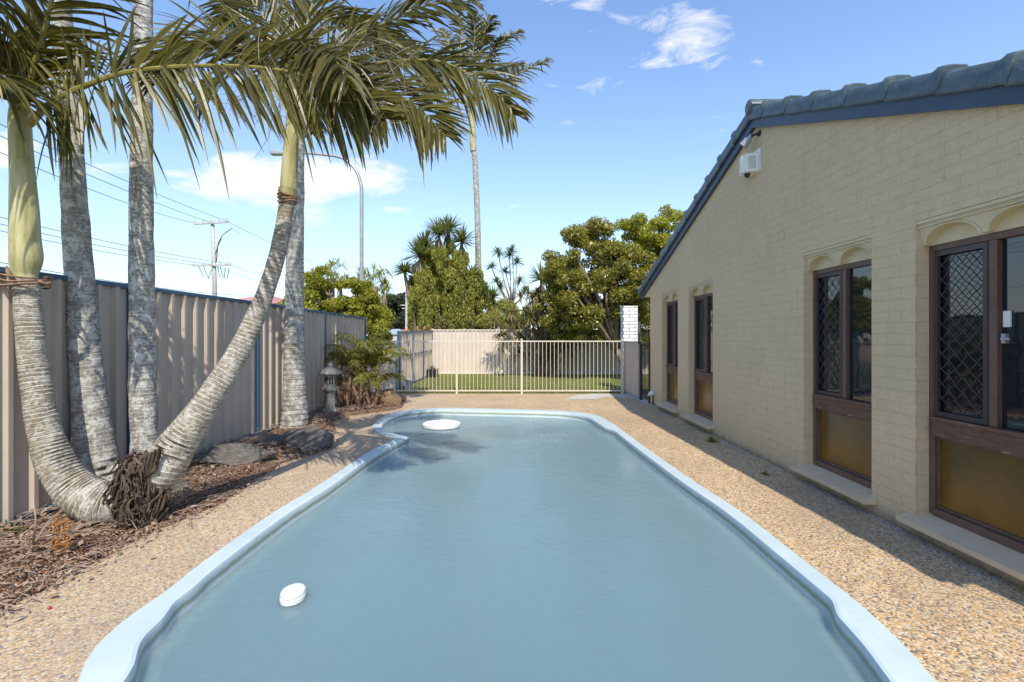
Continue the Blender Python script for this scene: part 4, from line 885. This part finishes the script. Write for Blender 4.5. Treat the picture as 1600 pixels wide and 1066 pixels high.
yucca('spiky yucca tree with several heads poking above the weeping tree', (at(692, 0, 19.3).x, 19.3, 0), [at(686, 366, 19.0), at(664, 385, 19.0), at(722, 378, 19.3), at(700, 360, 19.6), at(655, 400, 18.6)], .85, 150)
yucca('single headed yucca leaning out at the far left of the weeping tree', (at(655, 0, 18.6).x, 18.6, 0), [at(632, 425, 18.6)], .62, 150, skirt=False)
yucca('yucca with heads beside the tall palm trunk', (at(740, 0, 18.8).x, 18.8, 0), [at(738, 430, 18.8), at(752, 455, 18.8), at(724, 470, 18.5), at(770, 465, 19)], .6, 90)
yucca('tall yucca against the dark leafy tree', (at(850, 0, 17.2).x, 17.2, 0), [at(846, 437, 17.2), at(862, 470, 17.2), at(872, 440, 17.5)], .75, 110)
# dracaena with forked pale stems
dr = empty('dragon_tree', (at(792, 0, 19.6).x, 19.6, 0), 'open forked dracaena with small leaf tufts between the yuccas', 'dracaena')
m = MB(); b0 = Vector(dr.location); hub = at(800, 480, 19.6); m.tube([b0, hub], [.08, .06], 8)
hd = [(778, 395), (800, 392), (768, 418), (808, 410), (790, 425), (812, 440), (782, 450), (775, 440), (820, 455), (796, 400)]; tufts = MB()
for x, y in hd:
    p = at(x, y, 19.6+random.uniform(-.5, .5)); k = hub.lerp(p, .5)+Vector((random.uniform(-.08, .08), 0, -.05)); m.tube([hub, k, p], [.045, .03, .02], 6)
    rosette('', None, None, p, 70, .42, .017, .2, .25, tufts)
m.build('trunk', M['trunkl'], dr, smooth=True); tufts.build('crown', M['yucca'], dr)
# understorey behind the fence
cu = [(at(random.uniform(745, 850), random.uniform(470, 520), 18.7+random.uniform(-.4, .6)), (.3, .3, .32), 160) for _ in range(34)]
ub = empty('shrub', (at(790, 0, 18.8).x, 18.8, 0), 'dense mixed green shrub just behind the middle of the back fence', 'shrub'); leafcloud('foliage', cu, M['weep'], ub, .11, .3, 1.0)
m = MB()
for k in range(8): p = at(750+k*13, 490, 18.8); m.tube([(p.x, 18.8, 0), tuple(p)], [.03, .015], 5)
m.build('stem', M['bark'], ub)
# cordyline clump in front of the back fence
cd = empty('cordyline_shrub', (at(852, 0, 16.9).x, 16.9, 0), 'orange and green strappy cordyline clump against the back fence', 'shrub'); m = MB(); lv = MB(); dry = MB()
for k in range(46):
    x = random.gauss(838, 32); x = min(905, max(772, x)); y = random.uniform(455, 560); 
    if abs(x-840) > 40: y = random.uniform(485, 545)
    p = at(x, y, 16.9+random.uniform(-.45, .3)); b = Vector((cd.location.x+random.uniform(-.3, .3), 16.9+random.uniform(-.15, .15), 0)); m.tube([b, b.lerp(p, .5)+Vector((0, 0, .12)), p], [.025, .02, .012], 5)
    rosette('', None, None, p, 30, .42, .024, .15, .5, lv)
    if k % 3 == 0: rosette('', None, None, p-Vector((0, 0, .1)), 12, .45, .02, -.8, .9, dry, .5)
m.build('stem', M['bark'], cd); lv.build('foliage', M['cordy'], cd); dry.build('dead_leaves', M['dryleaf'], cd)
# trees beyond the left fence
cb2 = clumps_in(at(520, 480, 15.5), (1.35, 1.1, .95), 60, .30, 160, .7)+clumps_in(at(465, 500, 15.5), (.8, .9, .7), 26, .28, 140)+clumps_in(at(575, 505, 15.5), (.7, .8, .8), 28, .27, 140)+clumps_in(at(500, 440, 15.5), (.5, .5, .35), 10, .25, 110)+clumps_in(at(555, 455, 15.5), (.5, .5, .4), 10, .25, 110)
tree('bushy_tree', 'bright olive green bushy tree behind the far end of the navy railed fence', (at(520, 0, 15.5).x, 15.5, 0), cb2, 'bush', .10, .42, .11, ntop=20)
def fanpalm(label, px, py, Y, s=1.0):
    root = empty('fan_palm', (at(px, 0, Y).x, Y, 0), label, 'palm tree'); c = at(px, py, Y); m = MB(); m.tube([(c.x, Y, 0), tuple(c)], [.28, .22], 10); m.build('trunk', M['bark'], root, smooth=True)
    g = MB(); d = MB()
    for k in range(34):
        a = random.uniform(0, 6.28); e = math.asin(random.uniform(-.3, 1)); q = c+Vector((math.cos(a)*math.cos(e), math.sin(a)*math.cos(e), math.sin(e)))*random.uniform(.6, 1.0)*s; rosette('', None, None, q, 16, .55*s, .03, .0, .35, g)
    for k in range(30):
        a = random.uniform(0, 6.28); q = c+Vector((math.cos(a)*.55*s, math.sin(a)*.55*s, -random.uniform(.2, 1.5)*s)); rosette('', None, None, q, 14, .55*s, .035, -.9, .8, d, .5)
    g.build('crown', M['weep'], root); d.build('dead_skirt', M['dryleaf'], root)
fanpalm('shaggy fan palm head peeking over the olive bushy tree', 516, 436, 26, 1.0); fanpalm('shaggy fan palm right of the street light pole', 584, 448, 26, 1.15)
cf = clumps_in(at(632, 490, 62), (3.3, 2.5, 2.4), 46, .95, 200, .6)+clumps_in(at(605, 500, 62), (1.8, 2, 1.6), 20, .8, 160)+clumps_in(at(650, 470, 64), (1.2, 1.5, 1.3), 16, .7, 150)
tree('gum_tree', 'dark distant gum tree behind the orange roofed house', (at(630, 0, 62).x, 62, 0), cf, 'fartree', .42, .4, .4, ntop=14)
cf = clumps_in(at(700, 500, 75), (5, 3, 1.6), 30, 1.0, 120, .6); tree('gum_tree', 'low dark tree far behind the weeping tree', (at(700, 0, 75).x, 75, 0), cf, 'fartree', .5, .4, .35, ntop=10)
cf = clumps_in(at(470, 515, 80), (9, 3, 1.0), 30, 1.1, 120, .6); tree('gum_tree', 'low dark tree line beyond the left fence', (at(470, 0, 80).x, 80, 0), cf, 'fartree', .5, .4, .35, ntop=10)

# ------------------------------------------------------------------ spiky garden palm with dead stems
YG = 9.6
gp_ = empty('spiky_palm', (at(565, 0, YG).x, YG, 0), 'bushy clump of spiky feather palms with dead stubs beside the stone lantern', 'garden palm')
m = MB()
for k in range(46):
    x = random.uniform(532, 592); b = at(x, 0, YG+random.uniform(-.35, .35)); h = random.uniform(.2, .72); t_ = Vector((random.uniform(-.12, .12), random.uniform(-.12, .12), 0)); m.tube([(b.x, b.y, 0), (b.x+t_.x*.5, b.y, h*.5), (b.x+t_.x, b.y+t_.y, h)], [.04, .032, .022], 6)
for k in range(60):
    x = random.uniform(532, 600); p = at(x, random.uniform(575, 635), YG-.35+random.uniform(-.1, .3)); m.tube([p, p+Vector((random.uniform(-.2, .2), random.uniform(-.15, .15), random.uniform(-.02, .14))), p+Vector((random.uniform(-.35, .35), random.uniform(-.2, .1), random.uniform(-.2, .04)))], [.008, .006, .003], 4)
m.build('stem', M['husk'], gp_, smooth=True)
gm = leafm('garden_palm_leaf', [(.06, .09, .012), (.13, .16, .02), (.24, .25, .035), (.36, .32, .05)], .3, .4, .5)
for k in range(60):
    c = at(random.choice([545, 555, 568, 580, 590]), random.uniform(552, 606), YG+random.uniform(-.3, .3)); a = random.uniform(0, 6.28)
    rfrond(gp_, c, a, R(random.uniform(40, 88)), random.uniform(.5, .95), lmax=.22, n=24, w=.013, r0=.007, mat=gm, droop=.2, fwd=.9)

# ------------------------------------------------------------------ stone lantern
ln = empty('stone_lantern', G(516, 650), 'weathered grey Japanese stone lantern standing against the fence', 'stone lantern'); c = G(516, 650)
def hexm(prof, seg=6, rot=R(30)): m = MB(); m.lathe(prof, c, seg, rot); return m
hexm([(.155, 0), (.155, .05), (.145, .07), (.12, .10), (.11, .12)], 8).build('base', M['stone'], ln, bevel=.012)
hexm([(.095, .12), (.085, .16), (.078, .22), (.082, .26), (.078, .28), (.085, .40), (.10, .43)], 16).build('pedestal', M['stone'], ln, auto=40)
hexm([(.10, .43), (.15, .47), (.155, .51), (.14, .525)], 6).build('platform', M['stone'], ln, bevel=.008)
hexm([(.105, .525), (.105, .73)], 6).build('lamp_box', M['stone'], ln, bevel=.006)
m = MB()
for k in range(6):
    a = R(60*k+60); d = Vector((math.cos(a), math.sin(a), 0)); t = Vector((-d.y, d.x, 0)); p = c+d*.0915
    for s_ in (-.022, .022): m.box(p+t*s_+Vector((0, 0, .635)), (.006, .022, .12), rz=a)
m.build('light_opening', M['black'], ln)
hexm([(.10, .73), (.20, .745), (.215, .765), (.205, .785), (.13, .84), (.06, .875), (.045, .88)], 6).build('roof', M['stone'], ln, bevel=.012)
hexm([(.045, .88), (.055, .895), (.05, .92), (.02, .95), (.008, .965)], 12).build('finial', M['stone'], ln, smooth=True)

# ------------------------------------------------------------------ rocks
def rock(label, c, d, mat, seed, name='garden_rock', rz=0, nf=1.6, amp=.28, flat=.0):
    bm = bmesh.new(); bmesh.ops.create_icosphere(bm, subdivisions=5, radius=1); rr = random.Random(seed); pl = [(Vector((rr.gauss(0, 1), rr.gauss(0, 1), rr.gauss(0, 1)+.3)).normalized(), rr.uniform(.62, .9)) for _ in range(14)]
    for v in bm.verts:
        p = v.co.copy(); 
        for n_, h in pl:
            q = p.dot(n_)
            if q > h: p -= n_*(q-h)*.9
        p *= 1+amp*.5*noise.fractal(p*nf+Vector((seed, 0, 0)), 1, 2, 4)
        v.co = p
    me = bpy.data.meshes.new(name); bm.to_mesh(me); bm.free(); me.polygons.foreach_set('use_smooth', [True]*len(me.polygons)); me.set_sharp_from_angle(angle=R(28)); me.materials.append(mat)
    o = bpy.data.objects.new(name, me); col.objects.link(o); o.location = c; o.scale = d; o.rotation_euler = (0, 0, rz); return tag(o, label, 'rock' if name == 'garden_rock' else 'boulder')
def rk(label, x0, x1, y0, y1, mat, seed, **k):
    g = G((x0+x1)/2, y1-4); Y = g.y+.12; w_ = (x1-x0)*Y/F/2; top = at(0, y0, Y).z; return rock(label, ((x0+x1)/2*Y/F-800*Y/F, Y, top*.42), (w_*1.08, w_*.75, top*.68), mat, seed, **k)
rk('mottled grey rock at the deck edge below the lone palm', 443, 524, 668, 709, M['rock'], 3, rz=.25)
rk('small dark rock wedged left of the mottled grey rock', 394, 447, 677, 706, M['rock'], 8, rz=-.2)
rk('long low brown grey rock against the fence foot', 318, 428, 697, 737, M['rock'], 12, rz=.1)
rk('dark rock half hidden behind the leaning palm base', 246, 296, 752, 785, M['rock'], 21)
rk('rounded brown boulder beside the spiky palm', 587, 628, 607, 640, M['boulder'], 5, name='boulder', amp=.2, nf=1.0)
rk('small dark stone behind the brown boulder', 612, 634, 614, 634, M['rock'], 31)

# ------------------------------------------------------------------ litter
def litter():
    V = []; Fs = []
    pts = []
    for _ in range(7000):
        j = random.randrange(len(BS)-1); bx_, by = BS[j]; x = random.uniform(-3.75, bx_+abs(random.gauss(0, .10))); y = by+random.uniform(-.1, .1)
        pts.append((x, y, .075 if x < bx_-.15 else .022))
    for (x, y, z) in pts:
        L = random.uniform(.006, .03); wd = L*random.uniform(.2, .6); a = random.uniform(0, 6.28); t = Vector((math.cos(a), math.sin(a), random.uniform(-.5, .5)))*L; s = Vector((-math.sin(a), math.cos(a), random.uniform(-.4, .4)))*wd; p = Vector((x, y, z+random.uniform(-.01, .03))); b = len(V)
        V += [tuple(p-t), tuple(p+s), tuple(p+t+Vector((0, 0, .004))), tuple(p-s)]; Fs.append((b, b+1, b+2, b+3))
    o = npmesh('leaf_litter', V, Fs, M['litter']); tag(o, 'fallen dry leaves on the garden bed', kind='stuff')
    m = MB()
    for _ in range(900):
        j = random.randrange(len(BS)-1); bx_, by = BS[j]
        if by > 9.4: continue
        x = random.uniform(-3.7, bx_+abs(random.gauss(0, .08))); z = .08 if x < bx_-.15 else .02; a = random.gauss(1.1, .9); L = random.uniform(.05, .42); p = Vector((x, by, z+random.uniform(0, .03))); d = Vector((math.cos(a), math.sin(a), random.uniform(-.03, .12)))*L; c = Vector((-d.y, d.x, 0))*random.uniform(-.25, .25)
        m.tube([p-d*.5, p+c*.6+Vector((0, 0, .012)), p+d*.5], [.0028, .0024, .0012], 4, caps=False)
    tag(m.build('twig_litter', M['twig']), 'thin dry twigs scattered over the garden bed', kind='stuff')
M['litter'] = leafm('litter_leaf', [(.16, .08, .045), (.33, .18, .10), (.46, .30, .18), (.24, .14, .09), (.52, .44, .35)], .1, .8, .2); M['twig'] = leafm('twig', [(.17, .11, .08), (.34, .26, .20), (.46, .38, .31)], .0, .8, .2)
litter()
# long fallen branch + seed stalk + weeds
m = MB(); m.tube([tuple(G(55, 845, .12)), tuple(G(38, 880, .06)), tuple(G(18, 912, .04)), tuple(G(-10, 945, .03))], [.010, .012, .012, .010], 7); m.tube([tuple(G(52, 850, .12)), tuple(G(75, 815, .22)), tuple(G(100, 795, .3))], [.007, .004, .002], 5); m.tube([tuple(G(52, 850, .12)), tuple(G(56, 812, .3)), tuple(G(52, 780, .42))], [.007, .004, .002], 5)
tag(m.build('fallen_branch', M['twig'], smooth=True), 'forked dry branch lying in front of the curved palm trunk', 'branch')
m = MB()
for bx0 in (88, 104):
    for k in range(60):
        p = G(bx0+random.gauss(0, 2.5), 880, 0); q = at(bx0+random.gauss(0, 3), random.uniform(812, 872), p.y); m.tube([q, q+Vector((random.uniform(-.02, .02), random.uniform(-.02, .02), random.uniform(-.02, .015)))], [.004, .006], 5)
    p = G(bx0, 880, 0); m.tube([p, at(bx0+3, 812, p.y)], .003, 4)
M['seed'] = plain('dried_seed_orange', (.30, .13, .03), .8, .3, 30); tag(m.build('dried_flower_stalk', M['seed']), 'pair of orange dried flower spikes before the curved palm base', 'dried flower')
def weed(label, px, py, n, L, mat=None):
    c = G(px, py, .0); root = empty('weed', c, label, 'weed'); rosette('foliage', mat or M['grassb'], root, c, n, L, .006, .5, .35)
weed('small green weed tuft at the foot of the wall past the second window', 1112, 690, 60, .14)
weed('tiny weed at the wall base', 1196, 742, 30, .07)
weed('green grass tuft at the fence foot on the far left', 18, 838, 60, .16)
weed('bright green sprout under the dead palm stems', 558, 640, 40, .18)
# gravel along the wall foot
n = 2600; yy_ = rng.uniform(2.3, 10.1, n); xx_ = 2.90-np.abs(rng.normal(0, .035, n)); V = []; Fs = []
for x, y in zip(xx_, yy_):
    if noise.noise((y*2.1, 0, 5)) < -.05 : continue
    r = random.uniform(.003, .009); b = len(V); V += [(x-r, y, .001), (x, y-r, .001), (x+r, y, .001), (x, y+r, .001), (x, y, r*.9)]; Fs += [(b, b+1, b+4), (b+1, b+2, b+4), (b+2, b+3, b+4), (b+3, b, b+4)]
M['gravel'] = leafm('pale_gravel', [(.20, .17, .14), (.5, .47, .42), (.7, .68, .64)], 0, .8, .2); tag(npmesh('gravel', V, Fs, M['gravel']), 'pale gravel and grit along the foot of the wall', kind='stuff')

# items by the lawn fence
pb_ = empty('planter_box', at(675, 588, 16.8), 'black planter box standing on the lawn by the back fence corner', 'planter'); x0 = at(667, 0, 16.6).x; x1 = at(683, 0, 16.6).x
m = MB(); m.bx(x0, x1, 16.45, 16.85, .0, .26); m.bx(x0-.012, x1+.012, 16.43, 16.87, .26, .285); m.build('box', M['black'], pb_, bevel=.01)
m = MB(); rosette('', None, None, ((x0+x1)/2, 16.65, .27), 60, .25, .012, .5, .3, m); m.build('plant', M['yucca'], pb_)
wb = empty('white_tub', G(638, 609), 'small pale blue grey plastic tub at the foot of the side fence', 'tub'); c = Vector((-2.72, 12.75, 0)); m = MB(); m.lathe([(.085, 0), (.10, .24), (.108, .25), (.108, .27), (.09, .27)], c, 18); m.build('tub', M['shedgrey'], wb, auto=40)
m = MB(); m.lathe([(.11, .27), (.11, .285), (.05, .295)], c, 18); m.build('lid', M['white'], wb, auto=40)

# ------------------------------------------------------------------ street furniture
sl = empty('street_light', (at(565, 0, 22).x, 22, 0), 'tall galvanised street light with a long curved arm reaching left', 'street light')
m = MB(); pts = [at(565, 560, 22), at(565, 360, 22), at(565, 300, 22), at(563, 285, 22), at(557, 268, 22), at(546, 255, 22), at(532, 246, 22), at(505, 242, 22), at(470, 239, 22), at(442, 238, 22)]; S = spline([tuple(p) for p in pts], 60)
m.tube([Vector(s) for s in S], [.095-.055*i/59 for i in range(60)], 12); m.tube([(pts[0].x, 22, 0), tuple(pts[0])], .12, 12); m.build('pole', M['galv'], sl, smooth=True)
m = MB(); m.box(at(434, 240, 22), (.62, .28, .15)); m.box(at(430, 237, 22), (.4, .2, .1)); m.build('lamp_head', M['galv'], sl, bevel=.04)
YP = 35
pp = empty('power_pole', (at(334, 0, YP).x, YP, 0), 'timber power pole with two crossarms beyond the left fence', 'power pole')
m = MB(); m.tube([(at(337, 0, YP).x, YP, 0), tuple(at(335, 440, YP)), tuple(at(332, 344, YP))], [.19, .16, .12], 10); m.build('pole', M['poletim'], pp, smooth=True)
for (xa, ya, xb, yb) in ((303, 350, 357, 347), (301, 415, 360, 414)):
    m = MB(); m.bar(at(xa, ya, YP-.2), at(xb, yb, YP-.2), .12, .12); m.build('crossarm', M['poletim'], pp)
    for t in (.03, .28, .5, .72, .97):
        p = at(xa, ya, YP-.2).lerp(at(xb, yb, YP-.2), t); m = MB(); m.lathe([(.03, .06), (.06, .1), (.04, .14), (.06, .18), (.03, .22)], p, 8); m.build('insulator', M['galv'], pp)
m = MB()
for xa, xb in ((310, 332), (318, 336), (340, 352), (344, 358)):
    m.tube([at(xa, 416, YP), at((xa+xb)/2-3, 432, YP), at((xa+xb)/2+4, 436, YP), at(xb, 418, YP)], .025, 5)
m.tube([at(336, 400, YP), at(341, 380, YP), at(347, 368, YP), at(362, 357, YP)], .03, 5); m.tube([at(338, 410, YP), at(340, 385, YP), at(346, 372, YP)], .04, 5); m.build('jumper_cable', M['wire'], pp)
def wireto(a, b, sag=.0):
    m = MB(); n = 24; P = []
    for i in range(n+1): t = i/n; p = a.lerp(b, t); p = p-Vector((0, 0, sag*4*t*(1-t))); P.append(p)
    m.tube(P, .014, 5, caps=False); return m
WR = [('uppermost overhead wire slanting down to the pole top', (356, 346, 35), (-110, 142, 14), .2), ('second overhead wire slanting to the pole top', (330, 348, 35), (-110, 162, 14), .2), ('third overhead wire slanting to the pole top', (304, 349, 35), (-110, 190, 14), .3),
      ('upper of three wires to the lower crossarm', (356, 412, 35), (-110, 312, 16), .2), ('middle of three wires to the lower crossarm', (330, 413, 35), (-110, 324, 16), .2), ('lower of three wires to the lower crossarm', (304, 414, 35), (-110, 336, 16), .2),
      ('lowest overhead cable just above the fence line', (412, 462, 40), (-110, 390, 14), .35)]
for lab, a, b, s in WR: tag(wireto(at(*a), at(*b), s).build('overhead_wire', M['wire']), lab, 'overhead wire', 'overhead wires on the left')
for lab, a, b in (('upper wire running away right of the pole', (356, 347, 35), (640, 470, 95)), ('lower wire running away right of the pole', (356, 413, 35), (620, 492, 95)), ('faint middle wire running away right of the pole', (330, 414, 35), (600, 496, 95))): tag(wireto(at(*a), at(*b), .5).build('overhead_wire', M['wire']), lab, 'overhead wire', 'overhead wires on the left')
tag(wireto(at(362, 357, 35), at(376, 366, 35), 0).build('hanging_wire', M['wire']), 'short loose wire end beside the power pole', 'wire')
YQ = 58
p2 = empty('power_pole', (at(635, 0, YQ).x, YQ, 0), 'distant thin power pole in front of the dark gum tree', 'power pole')
m = MB(); m.tube([(at(635, 0, YQ).x, YQ, 0), tuple(at(635, 452, YQ))], [.17, .12], 8); m.build('pole', M['poletim'], p2); m = MB(); m.bar(at(626, 477, YQ), at(645, 477, YQ), .12, .12); m.build('crossarm', M['poletim'], p2); m = MB(); m.bar(at(628, 482, YQ), at(643, 482, YQ), .1, .1); m.build('crossarm', M['poletim'], p2)
def far_house(label, px0, px1, yw, yr, Y, roofm, hip=.3, depth=9):
    x0, x1 = at(px0, 0, Y).x, at(px1, 0, Y).x; zw = at(0, yw, Y).z; zr = at(0, yr, Y).z; r = empty('house', ((x0+x1)/2, Y, 0), label, 'house')
    m = MB(); m.bx(x0+.4, x1-.4, Y+.4, Y+depth-.4, -.03, zw); m.build('wall', M['housewall'], r)
    h = (x1-x0)*hip; q = [(x0, Y, zw), (x1, Y, zw), (x1, Y+depth, zw), (x0, Y+depth, zw), (x0+h, Y+depth/2, zr), (x1-h, Y+depth/2, zr)]; m = MB(); m.add(q, [(0, 1, 5, 4), (1, 2, 5), (2, 3, 4, 5), (3, 0, 4), (3, 2, 1, 0)]); m.build('roof', roofm, r)
    m = MB(); m.bx(x0+1.2, x0+2.6, Y+.37, Y+.4, zw-1.6, zw-.4); m.build('window', M['glass'], r); return r
far_house('distant house with orange tiled hip roof left of the weeping tree', 622, 668, 517, 508, 45, M['terracotta'], .35)
far_house('distant house with pale pink roof just above the left fence', 322, 430, 474, 455, 42, M['pinkroof'], .42)
shd = empty('shed', (at(608, 0, 30).x, 30, 0), 'small blue grey shed beside the orange roofed house', 'shed'); x0, x1 = at(602, 0, 30).x, at(622, 0, 30).x
m = MB(); m.bx(x0, x1, 30, 32, -.03, 1.5); m.build('wall', M['housewall'], shd); m = MB(); m.add([(x0-.1, 29.9, 1.5), (x1+.1, 29.9, 1.5), (x1+.1, 32, 1.5), (x0-.1, 32, 1.5), (x0+.2, 31, 1.85), (x1-.1, 31, 1.85)], [(0, 1, 5, 4), (1, 2, 5), (2, 3, 4, 5), (3, 0, 4), (3, 2, 1, 0)]); m.build('roof', M['shedgrey'], shd)

# specks floating on the water, a fallen berry
V = []; Fs = []
for _ in range(46):
    x = random.uniform(-1.5, 1.5); y = random.uniform(1.6, 8.2); a = random.uniform(0, 6.28); L = random.uniform(.003, .011); t = Vector((math.cos(a), math.sin(a), 0))*L; q = Vector((-t.y, t.x, 0))*random.uniform(.25, .7); p = Vector((x, y, WZ+.002)); b = len(V)
    V += [tuple(p-t), tuple(p+q), tuple(p+t+Vector((0, 0, .002))), tuple(p-q)]; Fs.append((b, b+1, b+2, b+3))
tag(npmesh('floating_debris', V, Fs, M['husk']), 'tiny dark leaf specks floating on the pool water', kind='stuff')
M['berry'] = plain('red_berry', (.5, .02, .03), .35); c = G(77, 950, .009); m = MB(); m.lathe([(.001, -.009), (.007, -.006), (.009, 0), (.007, .006), (.001, .009)], c, 12); tag(m.build('berry', M['berry'], smooth=True), 'single red berry lying on the pebbled deck at the left', 'berry')
for o in bpy.data.objects:
    if o.name.startswith('palm_tree'): o['group'] = 'feather palms'
    if o.name.startswith('garden_rock'): o['group'] = 'rocks edging the garden bed'
